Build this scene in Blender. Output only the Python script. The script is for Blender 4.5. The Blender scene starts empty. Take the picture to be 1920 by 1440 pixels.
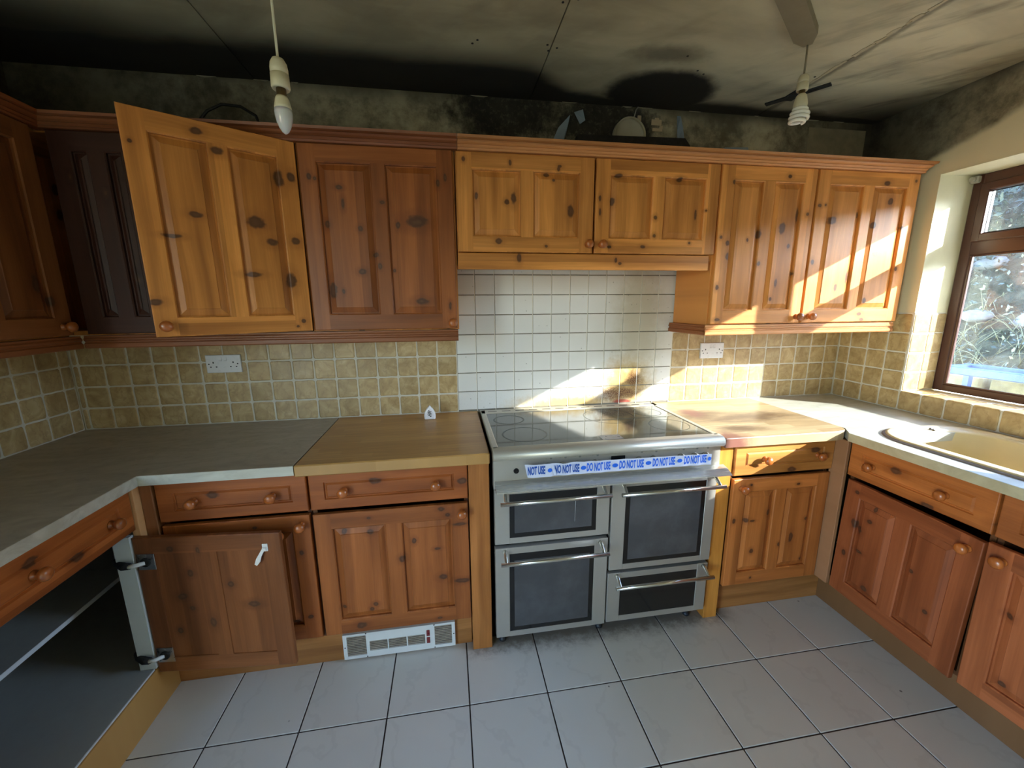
import bpy, bmesh, math, random
from mathutils import Vector, Matrix
random.seed(7)
S = bpy.context.scene
COL = S.collection
PI = math.pi
def rad(d): return d*PI/180

# ------------------------------------------------------------------ camera
cam_d = bpy.data.cameras.new('camera'); cam = bpy.data.objects.new('camera', cam_d); COL.objects.link(cam)
cam_d.sensor_fit = 'HORIZONTAL'; cam_d.sensor_width = 36.0; cam_d.lens = 36.0*746.785/1920.0
cam_d.clip_start = 0.02; cam_d.clip_end = 200
_R = Vector((0.98754364, -0.15718093, -0.00719196)); _U = Vector((0.03785693, 0.19298692, 0.98047075)); _F = Vector((0.15272335, 0.96852992, -0.19653339))
M = Matrix((( _R.x, _U.x, -_F.x, -0.03839), (_R.y, _U.y, -_F.y, -2.06995), (_R.z, _U.z, -_F.z, 1.47019), (0, 0, 0, 1)))
cam.matrix_world = M
S.camera = cam

# ------------------------------------------------------------------ world, sun, exposure
XLP = -1.726
SUN_DIR = Vector((-1.0, 0.753, -0.48))
W = bpy.data.worlds.new('world'); S.world = W; W.use_nodes = True
wn = W.node_tree.nodes; wl = W.node_tree.links; wn.clear()
wo = wn.new('ShaderNodeOutputWorld'); wb = wn.new('ShaderNodeBackground'); ws = wn.new('ShaderNodeTexSky')
ws.sky_type = 'NISHITA'; ws.sun_disc = False; ws.sun_elevation = rad(21); ws.sun_rotation = rad(127)
ws.air_density = 1.0; ws.dust_density = 0.4; ws.ozone_density = 1.0
wb.inputs['Strength'].default_value = 2.2
wm = wn.new('ShaderNodeMix'); wm.data_type = 'RGBA'; wm.blend_type = 'MULTIPLY'; wm.inputs[0].default_value = 1.0; wm.inputs[7].default_value = (0.90, 0.98, 1.12, 1)
wl.new(ws.outputs[0], wm.inputs[6]); wl.new(wm.outputs[2], wb.inputs[0]); wl.new(wb.outputs[0], wo.inputs[0])
sd = bpy.data.lights.new('sun', 'SUN'); sd.energy = 11.0; sd.angle = rad(0.6); sd.color = (1.0, 0.95, 0.86)
so = bpy.data.objects.new('sun', sd); COL.objects.link(so)
so.rotation_euler = SUN_DIR.to_track_quat('-Z', 'Y').to_euler(); so.location = (6, -5, 5)
# light portals in the two glazed openings: they emit nothing, they only guide the sampling of the sky
def portal(name, loc, rot, sx, sy):
    a = bpy.data.lights.new(name, 'AREA'); a.shape = 'RECTANGLE'; a.size = sx; a.size_y = sy; a.energy = 1.0
    a.cycles.is_portal = True
    o = bpy.data.objects.new(name, a); COL.objects.link(o); o.location = loc; o.rotation_euler = rot; return o
portal('window_portal', (2.58, -1.065, 1.535), (0, rad(90), 0), 1.05, 1.40)
portal('side_portal', (XLP-0.14, -2.85, 1.08), (0, rad(-90), 0), 2.0, 0.98)
S.view_settings.view_transform = 'Standard'; S.view_settings.look = 'None'; S.view_settings.gamma = 1.0
S.view_settings.use_curve_mapping = False; S.view_settings.exposure = 1.25

# ------------------------------------------------------------------ node helpers
def srgb(h):
    h = h.lstrip('#'); o = []
    for i in (0, 2, 4):
        c = int(h[i:i+2], 16)/255.0
        o.append(c/12.92 if c <= 0.04045 else ((c+0.055)/1.055)**2.4)
    return (o[0], o[1], o[2], 1.0)
class NT:
    def __init__(s, name, rough=0.5, metal=0.0, coat=0.0, coat_r=0.2, spec=0.5):
        s.m = bpy.data.materials.new(name); s.m.use_nodes = True
        s.t = s.m.node_tree; s.n = s.t.nodes; s.l = s.t.links
        s.b = s.n['Principled BSDF']
        s.b.inputs['Roughness'].default_value = rough; s.b.inputs['Metallic'].default_value = metal
        s.b.inputs['Coat Weight'].default_value = coat; s.b.inputs['Coat Roughness'].default_value = coat_r
        s.b.inputs['Specular IOR Level'].default_value = spec
    def put(s, inp, v):
        if isinstance(v, bpy.types.NodeSocket): s.l.new(v, inp)
        elif isinstance(v, (tuple, list)) and len(v) == 3 and inp.type == 'RGBA': inp.default_value = (*v, 1)
        else: inp.default_value = v
    def node(s, t, ins=None, out=0, **kw):
        n = s.n.new(t)
        for k, v in kw.items(): setattr(n, k, v)
        for k, v in (ins or {}).items(): s.put(n.inputs[k], v)
        return n.outputs[out]
    def math(s, op, a, b=0.0, c=0.0, clamp=False): return s.node('ShaderNodeMath', {0: a, 1: b, 2: c}, operation=op, use_clamp=clamp)
    def vmath(s, op, a, b=(0, 0, 0), c=(0, 0, 0), out=0):
        d = {0: a, 1: b}
        if op == 'MULTIPLY_ADD': d[2] = c
        return s.node('ShaderNodeVectorMath', d, out=out, operation=op)
    def obj(s): return s.node('ShaderNodeTexCoord', out=3)
    def pos(s): return s.node('ShaderNodeNewGeometry', out=0)
    def rand(s): return s.node('ShaderNodeObjectInfo', out=5)
    def sep(s, v):
        n = s.n.new('ShaderNodeSeparateXYZ'); s.l.new(v, n.inputs[0]); return n.outputs
    def comb(s, x, y, z): return s.node('ShaderNodeCombineXYZ', {0: x, 1: y, 2: z})
    def noise(s, vec, scale=5.0, detail=3.0, rough=0.5, dist=0.0, out=0):
        return s.node('ShaderNodeTexNoise', {'Vector': vec, 'Scale': scale, 'Detail': detail, 'Roughness': rough, 'Distortion': dist}, out=out)
    def ramp(s, f, stops, interp='LINEAR'):
        n = s.n.new('ShaderNodeValToRGB'); r = n.color_ramp; r.interpolation = interp
        while len(r.elements) > 1: r.elements.remove(r.elements[-1])
        for i, (p, c) in enumerate(stops):
            e = r.elements[0] if i == 0 else r.elements.new(p)
            e.position = p; e.color = c if not isinstance(c, (int, float)) else (c, c, c, 1)
        s.put(n.inputs[0], f); return n.outputs[0]
    def smooth(s, v, a, b, o0=0.0, o1=1.0):
        return s.node('ShaderNodeMapRange', {0: v, 1: a, 2: b, 3: o0, 4: o1}, interpolation_type='SMOOTHSTEP')
    def mix(s, f, a, b, blend='MIX'):
        n = s.n.new('ShaderNodeMix'); n.data_type = 'RGBA'; n.blend_type = blend
        s.put(n.inputs[0], f); s.put(n.inputs[6], a); s.put(n.inputs[7], b); return n.outputs[2]
    def color(s, c): s.put(s.b.inputs['Base Color'], c); return s
    def roughness(s, v): s.put(s.b.inputs['Roughness'], v); return s
    def bump(s, h, strength=0.3, dist=0.002):
        o = s.node('ShaderNodeBump', {'Strength': strength, 'Distance': dist, 'Height': h}); s.put(s.b.inputs['Normal'], o); return s
def plain(name, c, rough=0.5, metal=0.0, var=0.06, coat=0.0, spec=0.5):
    n = NT(name, rough, metal, coat, spec=spec); base = srgb(c)
    f = n.noise(n.obj(), 22, 4)
    n.color(n.mix(f, tuple(x*(1-var) for x in base[:3]), tuple(min(1, x*(1+var)) for x in base[:3])))
    n.roughness(n.smooth(n.noise(n.obj(), 60, 2), 0.2, 0.8, max(0.02, rough*0.85), min(1, rough*1.15)))
    return n.m

# ------------------------------------------------------------------ pine
def pine(name, axis='z', knots=(), tint='#c07a35', seed=0.0, board=0.062, coat=0.10, rough=0.46, rand_knots=True):
    n = NT(name, rough, 0, coat, 0.30, spec=0.35)
    p = n.obj(); x, y, z = n.sep(p)[:3]
    rnd = n.rand()
    off = n.math('MULTIPLY_ADD', rnd, 37.0, seed)
    if axis == 'z': u, v = x, z
    elif axis == 'x': u, v = z, x
    else: u, v = x, y          # grain along y
    if axis == 'xy': u, v = y, x
    w = n.noise(n.comb(u, off, v), 2.2, 2)
    uu = n.math('MULTIPLY_ADD', w, 0.03, u)
    fine = n.noise(n.comb(n.math('MULTIPLY', uu, 190), off, n.math('MULTIPLY', v, 6)), 1.0, 3, 0.6)
    rings = n.noise(n.comb(n.math('MULTIPLY', uu, 24), off, n.math('MULTIPLY', v, 1.5)), 1.0, 2.5, 0.5)
    bi = n.math('FLOOR', n.math('ADD', n.math('DIVIDE', u, board), off))
    bt = n.node('ShaderNodeTexWhiteNoise', {'W': bi}, noise_dimensions='1D')
    b = srgb(tint)[:3]
    def k(s, r=1.0, g=1.0, bb=1.0): return (min(1, b[0]*s*r), min(1, b[1]*s*g), min(1, b[2]*s*bb), 1)
    c = n.ramp(rings, [(0.22, k(0.62, 1, .90, .80)), (0.5, k(1.0)), (0.80, k(1.28, 1, 1.04, 1.2))])
    bl = n.noise(n.comb(n.math('MULTIPLY', u, 9), off, n.math('MULTIPLY', v, 2.4)), 1.0, 3, 0.6)
    c = n.mix(n.smooth(bl, 0.45, 0.75, 0.0, 0.45), c, k(0.66, 1, .86, .75))
    c = n.mix(n.smooth(fine, 0.35, 0.75), n.mix(1.0, c, (0.89, 0.86, 0.82, 1), 'MULTIPLY'), c)
    c = n.mix(1.0, c, n.ramp(bt, [(0, (0.74, 0.70, 0.66, 1)), (1, (1.14, 1.13, 1.12, 1))]), 'MULTIPLY')
    wob = n.noise(n.comb(u, v, 0.0), 38, 2)
    d = None
    if rand_knots and not knots:
        vo = n.node('ShaderNodeTexVoronoi', {'Vector': n.comb(n.math('MULTIPLY', u, 7.5), n.math('MULTIPLY_ADD', v, 4.2, off), 0.0), 'Scale': 1.0, 'Randomness': 0.9}, out=0, voronoi_dimensions='2D')
        d = n.math('MULTIPLY', vo, 11.0)
    for (ku, kv, ru, rv) in knots:
        q = n.vmath('MULTIPLY_ADD', n.comb(u, v, 0.0), (1/ru, 1/rv, 0), (-ku/ru, -kv/rv, 0))
        dd = n.vmath('LENGTH', q, out=1)
        d = dd if d is None else n.math('MINIMUM', d, dd)
    if d is not None:
        d = n.math('ADD', d, n.math('MULTIPLY', n.math('SUBTRACT', wob, 0.5), 1.1))
        c = n.mix(n.smooth(d, 1.2, 3.0, 0.42, 0.0), c, k(0.45, 1, .8, .7))
        c = n.mix(n.smooth(d, 0.70, 1.30, 0.86, 0.0), c, (0.060, 0.024, 0.012, 1))
        c = n.mix(n.smooth(d, 0.15, 0.65, 0.45, 0.0), c, (0.15, 0.065, 0.03, 1))
    n.color(c)
    n.roughness(n.smooth(fine, 0, 1, rough+0.08, rough-0.06))
    n.bump(fine, 0.12, 0.001)
    return n.m

# ------------------------------------------------------------------ mesh builder
class MB:
    def __init__(s): s.v = []; s.f = []; s.m = []; s.s = []
    def add(s, vs, fs, m=0, smooth=False):
        o = len(s.v); s.v += [tuple(v) for v in vs]
        for f in fs: s.f.append([i+o for i in f]); s.m.append(m); s.s.append(smooth)
        return s
    def quad(s, a, b, c, d, m=0): return s.add([a, b, c, d], [(0, 1, 2, 3)], m)
    def box(s, x0, x1, y0, y1, z0, z1, m=0, c=0.0):
        if x0 > x1: x0, x1 = x1, x0
        if y0 > y1: y0, y1 = y1, y0
        if z0 > z1: z0, z1 = z1, z0
        if c <= 0:
            vs = [(x, y, z) for x in (x0, x1) for y in (y0, y1) for z in (z0, z1)]
            return s.add(vs, [(0, 1, 3, 2), (4, 6, 7, 5), (0, 4, 5, 1), (2, 3, 7, 6), (0, 2, 6, 4), (1, 5, 7, 3)], m)
        c = min(c, (x1-x0)*.45, (y1-y0)*.45, (z1-z0)*.45)
        bm = bmesh.new(); bmesh.ops.create_cube(bm, size=1)
        for v in bm.verts: v.co = Vector(((x0+x1)/2+v.co.x*(x1-x0), (y0+y1)/2+v.co.y*(y1-y0), (z0+z1)/2+v.co.z*(z1-z0)))
        bmesh.ops.bevel(bm, geom=list(bm.edges), offset=c, segments=1, affect='EDGES')
        bm.verts.index_update()
        s.add([v.co for v in bm.verts], [[v.index for v in f.verts] for f in bm.faces], m); bm.free(); return s
    def prism(s, pts, h0, h1, axis='x', m=0, caps=True, smooth=False):
        # pts 2D; axis x: pts=(y,z); y: (x,z); z: (x,y)
        n = len(pts)
        def P(p, h): return (h, p[0], p[1]) if axis == 'x' else (p[0], h, p[1]) if axis == 'y' else (p[0], p[1], h)
        vs = [P(p, h0) for p in pts]+[P(p, h1) for p in pts]
        s.add(vs, [(i, (i+1) % n, n+(i+1) % n, n+i) for i in range(n)], m, smooth)
        if caps: s.add(vs, [tuple(range(n))[::-1], tuple(range(n, 2*n))], m)
        return s
    def lathe(s, prof, o=(0, 0, 0), ax=(0, 0, 1), seg=20, m=0, smooth=True):
        a = Vector(ax).normalized(); u = a.orthogonal().normalized(); w = a.cross(u); o = Vector(o); vs = []
        for r, h in prof:
            for i in range(seg):
                t = 2*PI*i/seg; vs.append(o+a*h+(u*math.cos(t)+w*math.sin(t))*max(r, 1e-5))
        fs = [(j*seg+i, j*seg+(i+1) % seg, (j+1)*seg+(i+1) % seg, (j+1)*seg+i) for j in range(len(prof)-1) for i in range(seg)]
        s.add(vs, fs, m, smooth); k = len(prof)-1
        s.add(vs, [tuple(range(seg))[::-1], tuple(range(k*seg, k*seg+seg))], m, False); return s
    def tube(s, pts, r, seg=8, m=0, smooth=True):
        pts = [Vector(p) for p in pts]; vs = []; n = len(pts); up = None
        rr = r if isinstance(r, (list, tuple)) else [r]*n
        for i, p in enumerate(pts):
            t = (pts[min(i+1, n-1)]-pts[max(i-1, 0)]).normalized()
            if up is None: up = t.orthogonal().normalized()
            up = (up-t*up.dot(t)).normalized(); w = t.cross(up)
            for k in range(seg):
                a = 2*PI*k/seg; vs.append(p+(up*math.cos(a)+w*math.sin(a))*rr[i])
        fs = [(j*seg+i, j*seg+(i+1) % seg, (j+1)*seg+(i+1) % seg, (j+1)*seg+i) for j in range(n-1) for i in range(seg)]
        s.add(vs, fs, m, smooth); s.add(vs, [tuple(range(seg))[::-1], tuple(range((n-1)*seg, n*seg))], m); return s
    def loft(s, rings, m=0, smooth=False, cap=True):
        n = len(rings[0]); vs = [p for r in rings for p in r]
        s.add(vs, [(j*n+i, j*n+(i+1) % n, (j+1)*n+(i+1) % n, (j+1)*n+i) for j in range(len(rings)-1) for i in range(n)], m, smooth)
        if cap: s.add(vs, [tuple(range((len(rings)-1)*n, len(rings)*n))], m)
        return s
WM = {}
def build(name, mb, mats, parent=None, loc=(0, 0, 0), rot=(0, 0, 0), world=False):
    me = bpy.data.meshes.new(name)
    vs = mb.v
    if world and parent is not None:
        inv = WM[parent.name].inverted(); vs = [tuple(inv @ Vector(v)) for v in vs]
    me.from_pydata(vs, [], mb.f)
    for m in (mats if isinstance(mats, (list, tuple)) else [mats]): me.materials.append(m)
    me.polygons.foreach_set('material_index', mb.m); me.polygons.foreach_set('use_smooth', mb.s)
    bm = bmesh.new(); bm.from_mesh(me); bmesh.ops.remove_doubles(bm, verts=bm.verts, dist=1e-6)
    bmesh.ops.recalc_face_normals(bm, faces=bm.faces); bm.to_mesh(me); bm.free(); me.update()
    return link(name, me, parent, loc, rot)
def link(name, data, parent=None, loc=(0, 0, 0), rot=(0, 0, 0)):
    o = bpy.data.objects.new(name, data); COL.objects.link(o); o.location = loc; o.rotation_euler = rot
    L = Matrix.Translation(Vector(loc)) @ (Matrix.Rotation(rot[2], 4, 'Z') @ Matrix.Rotation(rot[1], 4, 'Y') @ Matrix.Rotation(rot[0], 4, 'X'))
    if parent is not None: o.parent = parent; L = WM[parent.name] @ L
    WM[o.name] = L; return o
def tag(o, label=None, cat=None, group=None, kind=None):
    if label: o['label'] = label
    if cat: o['category'] = cat
    if group: o['group'] = group
    if kind: o['kind'] = kind
    return o
def thing(name, label, cat, loc=(0, 0, 0), rz=0.0, group=None):
    return tag(link(name, None, None, loc, (0, 0, rz)), label, cat, group)

# ------------------------------------------------------------------ key dimensions (metres)
XL, XR, ZC, YF = -1.726, 2.2915, 2.42, -3.45
ZT = 0.91            # worktop height
REV = -0.37          # window reveal (far jamb)
XW = 2.49            # inner face of window frame
SILL, HEAD, WY1 = 1.01, 2.06, -1.76
TW = 0.006           # tile thickness: tile faces lie on the wall plane, plaster 6 mm behind

# ------------------------------------------------------------------ shell materials
def plaster_mat():
    n = NT('sooty_plaster', 0.9, spec=0.2); p = n.pos(); x, y, z = n.sep(p)[:3]
    no = n.noise(p, 2.6, 5, 0.6); nf = n.noise(p, 16, 5, 0.7); nn = n.noise(p, 60, 3, 0.7)
    cream = n.mix(n.noise(p, 3, 3), srgb('#d6cba6'), srgb('#e2d9ba'))
    grime = n.mix(n.smooth(n.math('ADD', no, n.math('MULTIPLY', n.math('SUBTRACT', nf, 0.5), 0.6)), 0.3, 0.72), srgb('#625b49'), srgb('#b8ae92'))
    # soot line: z above limit which rises towards the room on the window wall
    lim = n.math('MULTIPLY_ADD', n.math('MINIMUM', n.math('ADD', y, 0.30), 0.0), -0.34, 2.12)
    lim = n.math('MULTIPLY_ADD', n.math('SUBTRACT', no, 0.5), 0.05, lim)
    m1 = n.smooth(n.math('SUBTRACT', z, lim), -0.01, 0.03)
    c = n.mix(m1, cream, grime)
    # heavy black soot: right corner and beside the flue hole
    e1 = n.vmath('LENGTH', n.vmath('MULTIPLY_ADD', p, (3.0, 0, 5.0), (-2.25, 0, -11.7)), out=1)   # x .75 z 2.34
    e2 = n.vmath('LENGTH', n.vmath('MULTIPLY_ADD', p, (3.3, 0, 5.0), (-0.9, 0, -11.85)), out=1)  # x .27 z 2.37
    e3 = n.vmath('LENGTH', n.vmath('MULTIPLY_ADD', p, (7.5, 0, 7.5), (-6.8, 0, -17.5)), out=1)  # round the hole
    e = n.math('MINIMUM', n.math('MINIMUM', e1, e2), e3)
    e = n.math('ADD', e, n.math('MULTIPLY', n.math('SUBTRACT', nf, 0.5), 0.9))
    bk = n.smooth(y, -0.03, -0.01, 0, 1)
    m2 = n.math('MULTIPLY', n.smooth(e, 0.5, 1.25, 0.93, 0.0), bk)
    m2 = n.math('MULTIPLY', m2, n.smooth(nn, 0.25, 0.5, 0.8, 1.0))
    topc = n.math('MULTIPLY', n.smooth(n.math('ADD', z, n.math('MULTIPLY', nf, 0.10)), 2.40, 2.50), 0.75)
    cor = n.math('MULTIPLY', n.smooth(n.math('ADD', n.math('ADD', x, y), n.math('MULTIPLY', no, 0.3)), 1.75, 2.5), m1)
    lft = n.math('MULTIPLY', n.smooth(x, -0.2, -1.5), n.math('MULTIPLY', m1, 0.75))  # dimness of the left end painted into the wall colour
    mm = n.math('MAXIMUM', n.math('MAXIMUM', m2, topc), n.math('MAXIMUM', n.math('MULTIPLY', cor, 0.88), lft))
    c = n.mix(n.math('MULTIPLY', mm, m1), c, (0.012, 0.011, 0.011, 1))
    n.color(c).bump(nn, 0.25, 0.002); return n.m
def ceiling_mat():
    n = NT('sooty_ceiling', 0.75, spec=0.35); p = n.pos(); x, y, z = n.sep(p)[:3]
    st = n.comb(n.math('MULTIPLY', x, 1.0), n.math('MULTIPLY', y, 2.4), 0.0)
    no = n.noise(st, 2.3, 5, 0.55, 0.4); nf = n.noise(p, 11, 5, 0.65); nn = n.noise(p, 70, 3, 0.7)
    dg = n.math('ADD', x, y)
    streak = n.noise(n.comb(n.math('MULTIPLY', n.math('SUBTRACT', x, y), 0.8), n.math('MULTIPLY', dg, 2.8), 0.0), 2.0, 4, 0.6)
    c = n.mix(n.smooth(no, 0.3, 0.7), srgb('#b8ae90'), srgb('#e2d8b4'))
    c = n.mix(n.smooth(x, 0.2, 1.6), n.mix(1.0, c, (0.62, 0.60, 0.56, 1), 'MULTIPLY'), n.mix(0.45, c, srgb('#a9a490')))  # left side multiplied down to paint in its dimmer light
    c = n.mix(n.math('MULTIPLY', n.smooth(streak, 0.48, 0.72), n.smooth(x, 1.1, 1.8, 0.15, 0.6)), c, srgb('#45403a'))
    yn = n.math('MULTIPLY_ADD', n.math('SUBTRACT', no, 0.5), 0.16, y)
    # band along the rear wall, deep on the left, shallow past the board joint
    lo = n.smooth(x, 0.30, 0.62, -0.36, -0.13); hi = n.smooth(x, 0.30, 0.62, -0.20, -0.03)
    band = n.node('ShaderNodeMapRange', {0: yn, 1: lo, 2: hi, 3: 0.0, 4: 0.96}, interpolation_type='SMOOTHSTEP')
    b1 = n.vmath('LENGTH', n.vmath('MULTIPLY_ADD', p, (1/0.27, 1/0.20, 0), (-0.97/0.27, 0.13/0.20, 0)), out=1)
    b1 = n.math('ADD', b1, n.math('MULTIPLY', n.math('SUBTRACT', nf, 0.5), 0.30))
    blob = n.smooth(b1, 0.8, 1.12, 0.97, 0.0)
    b2 = n.vmath('LENGTH', n.vmath('MULTIPLY_ADD', p, (1/0.17, 1/0.06, 0), (-0.86/0.17, 0.42/0.06, 0)), out=1)
    b2 = n.math('ADD', b2, n.math('MULTIPLY', n.math('SUBTRACT', nf, 0.5), 1.2))
    smear = n.smooth(b2, 0.3, 1.4, 0.55, 0.0)
    cor = n.math('MULTIPLY', n.smooth(n.math('ADD', x, n.math('MULTIPLY', yn, 1.2)), 1.45, 2.25), n.smooth(y, -0.75, -0.12, 0, 0.9))
    rw = n.math('MULTIPLY', n.smooth(n.math('ADD', x, n.math('MULTIPLY', n.math('SUBTRACT', streak, 0.5), 0.5)), 2.0, 2.32), 0.45)
    lft = n.math('MULTIPLY', n.smooth(n.math('SUBTRACT', yn, n.math('MULTIPLY', x, 0.35)), -0.15, 0.25), n.smooth(x, -0.2, -0.7, 0, 0.9))
    m = n.math('MAXIMUM', n.math('MAXIMUM', band, blob), n.math('MAXIMUM', n.math('MAXIMUM', cor, smear), n.math('MAXIMUM', rw, lft)))
    c = n.mix(m, c, (0.010, 0.009, 0.009, 1))
    # soot gathered in the joints of the boards
    j1 = n.math('ABSOLUTE', n.math('SUBTRACT', x, 1.60))
    jn = n.math('ADD', j1, n.math('MULTIPLY', n.math('SUBTRACT', nf, 0.5), 0.05))
    c = n.mix(n.smooth(jn, 0.0, 0.025, 0.6, 0), c, srgb('#2a2723'))
    c = n.mix(n.math('MULTIPLY', n.smooth(n.math('ABSOLUTE', n.math('SUBTRACT', n.math('SUBTRACT', x, 0.045), n.math('MULTIPLY', nf, 0.02))), 1.49, 1.52, 0, 0), 0.0), c, c)
    n.color(c).bump(nn, 0.15, 0.0015); return n.m
M_plaster = plaster_mat(); M_ceil = ceiling_mat()
M_white = plain('reveal_paint', '#ddd8b8', 0.55)
M_outside = plain('outer_wall', '#b9ad96', 0.9)
M_roomwall = plain('painted_wall', '#cfc6ac', 0.8)
M_grout = plain('pale_grout', '#cfcabb', 0.85, var=0.12)
M_grout2 = plain('shaded_thin_grout', '#7d786a', 0.85, var=0.35)
M_fgrout = plain('dark_floor_grout', '#3a2e28', 0.9, var=0.3)
def beige_tile():
    n = NT('travertine_tile', 0.42, coat=0.15); p = n.obj(); r = n.rand()
    pv = n.vmath('ADD', p, n.comb(n.math('MULTIPLY', r, 31.0), n.math('MULTIPLY', r, 17.0), n.math('MULTIPLY', r, 53.0)))
    warp = n.noise(pv, 14, 3, 0.6, 1.2)
    vein = n.node('ShaderNodeTexWave', {'Vector': pv, 'Scale': 6.0, 'Distortion': 14.0, 'Detail': 4.0, 'Detail Scale': 1.6, 'Detail Roughness': 0.65}, out=1)
    c = n.ramp(warp, [(0.3, srgb('#a2875a')), (0.52, srgb('#b69d6e')), (0.72, srgb('#c8b286'))])
    c = n.mix(n.smooth(vein, 0.0, 0.14, 0.30, 0.0), c, srgb('#8d7048'))
    c = n.mix(1.0, c, n.ramp(r, [(0, (0.88, 0.87, 0.85, 1)), (1, (1.07, 1.06, 1.04, 1))]), 'MULTIPLY')
    n.color(c).bump(n.noise(pv, 40, 4, 0.6), 0.25, 0.002); return n.m
def white_tile():
    n = NT('white_tile', 0.28, coat=0.3); p = n.pos(); o = n.obj(); r = n.rand()
    c = n.mix(n.noise(p, 3, 2), srgb('#d8d8d3'), srgb('#e4e4df'))
    sp = n.noise(p, 210, 3, 0.7); nf = n.noise(p, 22, 5, 0.7); no = n.noise(p, 7, 3)
    def ell(cx, cz, rx, rz): return n.vmath('LENGTH', n.vmath('MULTIPLY_ADD', p, (1/rx, 0, 1/rz), (-cx/rx, 0, -cz/rz)), out=1)
    jit = n.math('MULTIPLY', n.math('SUBTRACT', nf, 0.5), 1.0)
    # heat-yellowed zone and scorched brown core above the right rear ring
    y1 = n.math('ADD', n.math('MINIMUM', ell(0.93, 1.02, 0.16, 0.16), ell(0.60, 0.925, 0.32, 0.06)), jit)
    c = n.mix(n.smooth(y1, 0.35, 1.35, 0.80, 0.0), c, srgb('#b88f22'))
    y2 = n.math('ADD', ell(1.0, 1.35, 0.13, 0.42), jit)
    c = n.mix(n.smooth(y2, 0.3, 1.5, 0.42, 0.0), c, srgb('#9a8848'))
    br = n.math('ADD', n.math('MINIMUM', ell(0.90, 0.975, 0.17, 0.048), ell(0.98, 1.05, 0.065, 0.065)), n.math('MULTIPLY', jit, 1.3))
    c = n.mix(n.math('MULTIPLY', n.smooth(br, 0.2, 1.3, 1.0, 0.0), n.smooth(sp, 0.36, 0.56, 0.35, 1.0)), c, srgb('#4e1e0c'))
    rd = n.math('ADD', ell(0.92, 0.925, 0.07, 0.018), n.math('MULTIPLY', jit, 0.5))
    c = n.mix(n.smooth(rd, 0.5, 1.0, 0.85, 0.0), c, srgb('#8a1a22'))
    sz = n.math('MULTIPLY', n.smooth(n.sep(p)[2], 1.10, 0.92), n.smooth(sp, 0.60, 0.68, 0, 0.5))
    c = n.mix(sz, c, srgb('#7a7358'))
    dots = n.node('ShaderNodeTexVoronoi', {'Vector': p, 'Scale': 24.0}, out=0)
    c = n.mix(n.smooth(dots, 0.05, 0.09, 0.5, 0), c, srgb('#6c675c'))
    n.color(c).bump(n.noise(p, 90, 3), 0.12, 0.001); return n.m
def floor_tile():
    n = NT('floor_tile', 0.38, coat=0.15); p = n.pos(); o = n.obj(); r = n.rand()
    pv = n.vmath('ADD', o, n.comb(n.math('MULTIPLY', r, 19.0), n.math('MULTIPLY', r, 41.0), 0.0))
    c = n.mix(n.noise(pv, 4, 3), srgb('#cdc8bc'), srgb('#dad6cb'))
    v = n.node('ShaderNodeTexWave', {'Vector': pv, 'Scale': 1.6, 'Distortion': 16.0, 'Detail': 5.0, 'Detail Scale': 1.3, 'Detail Roughness': 0.6}, out=1)
    c = n.mix(n.smooth(v, 0.0, 0.06, 0.09, 0.0), c, srgb('#8d8478'))
    x, y, z = n.sep(p)[:3]
    # dirt against the plinths and below the cooker; crumbs
    dn = n.noise(p, 24, 5, 0.75)
    d = n.math('MULTIPLY', n.smooth(n.math('MULTIPLY_ADD', n.math('SUBTRACT', dn, 0.5), 0.16, y), -0.66, -0.56), 0.75)
    d = n.math('MULTIPLY', d, n.math('MULTIPLY', n.smooth(x, -0.05, 0.05), n.smooth(x, 1.30, 1.18)))
    c = n.mix(d, c, srgb('#5d4a33'))
    cr = n.node('ShaderNodeTexVoronoi', {'Vector': p, 'Scale': 5.5}, out=0)
    c = n.mix(n.smooth(cr, 0.018, 0.034, 0.75, 0), c, srgb('#3a2a1d'))
    n.color(c); n.roughness(n.smooth(dn, 0.3, 0.7, 0.32, 0.5)); return n.m
M_beige = beige_tile(); M_wtile = white_tile(); M_ftile = floor_tile()

# ------------------------------------------------------------------ shell
def struct(name, mb, mats, parent=None, **k): return tag(build(name, mb, mats, parent, **k), kind='structure')
fl = struct('floor', MB().box(XL-0.1, XR+0.1, YF-0.1, 0.1, -0.12, -0.003), M_fgrout)
ceil = struct('ceiling', MB().box(XL-0.1, XR+0.3, YF-0.1, 0.12, ZC+0.013, ZC+0.12), plain('joist_dark', '#191714', 0.9))
w_back = struct('wall_back', MB().box(XL-0.1, XR+0.1, TW, 0.12, 0, ZC+0.01), M_plaster)
w_left = struct('wall_left', MB().box(XL-0.12, XL-TW, -2.35, TW, 0, ZC+0.01).box(XL-0.12, XL-TW, -3.35, -2.35, 2.1, ZC+0.01).box(XL-0.12, XL-TW, YF-0.1, -3.35, 0, ZC+0.01).box(XL-0.12, XL-TW, -3.35, -2.35, 0, 0.05), M_plaster)
mb = MB()   # window wall, built round the opening, 0.3 thick
xo = XR+0.30
mb.box(XR+TW, xo, WY1, REV, 0, SILL-TW); mb.box(XR+TW, xo, WY1, REV, HEAD, ZC+0.01)
mb.box(XR+TW, xo, REV, TW, 0, ZC+0.01); mb.box(XR+TW, xo, YF-0.1, WY1, 0, ZC+0.01)
w_right = struct('wall_right', mb, M_plaster)
# painted reveal lining (jambs and head)
mb = MB(); mb.box(XR+0.002, XW, REV-0.001, REV+0.001, SILL+0.40, HEAD); mb.box(XR+0.004, XW+0.05, WY1, REV, HEAD-0.002, HEAD+0.001)
mb.box(XR+0.002, XW, WY1-0.001, WY1+0.002, SILL, HEAD)
tag(build('trim_1', mb, M_white), kind='structure')
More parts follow.
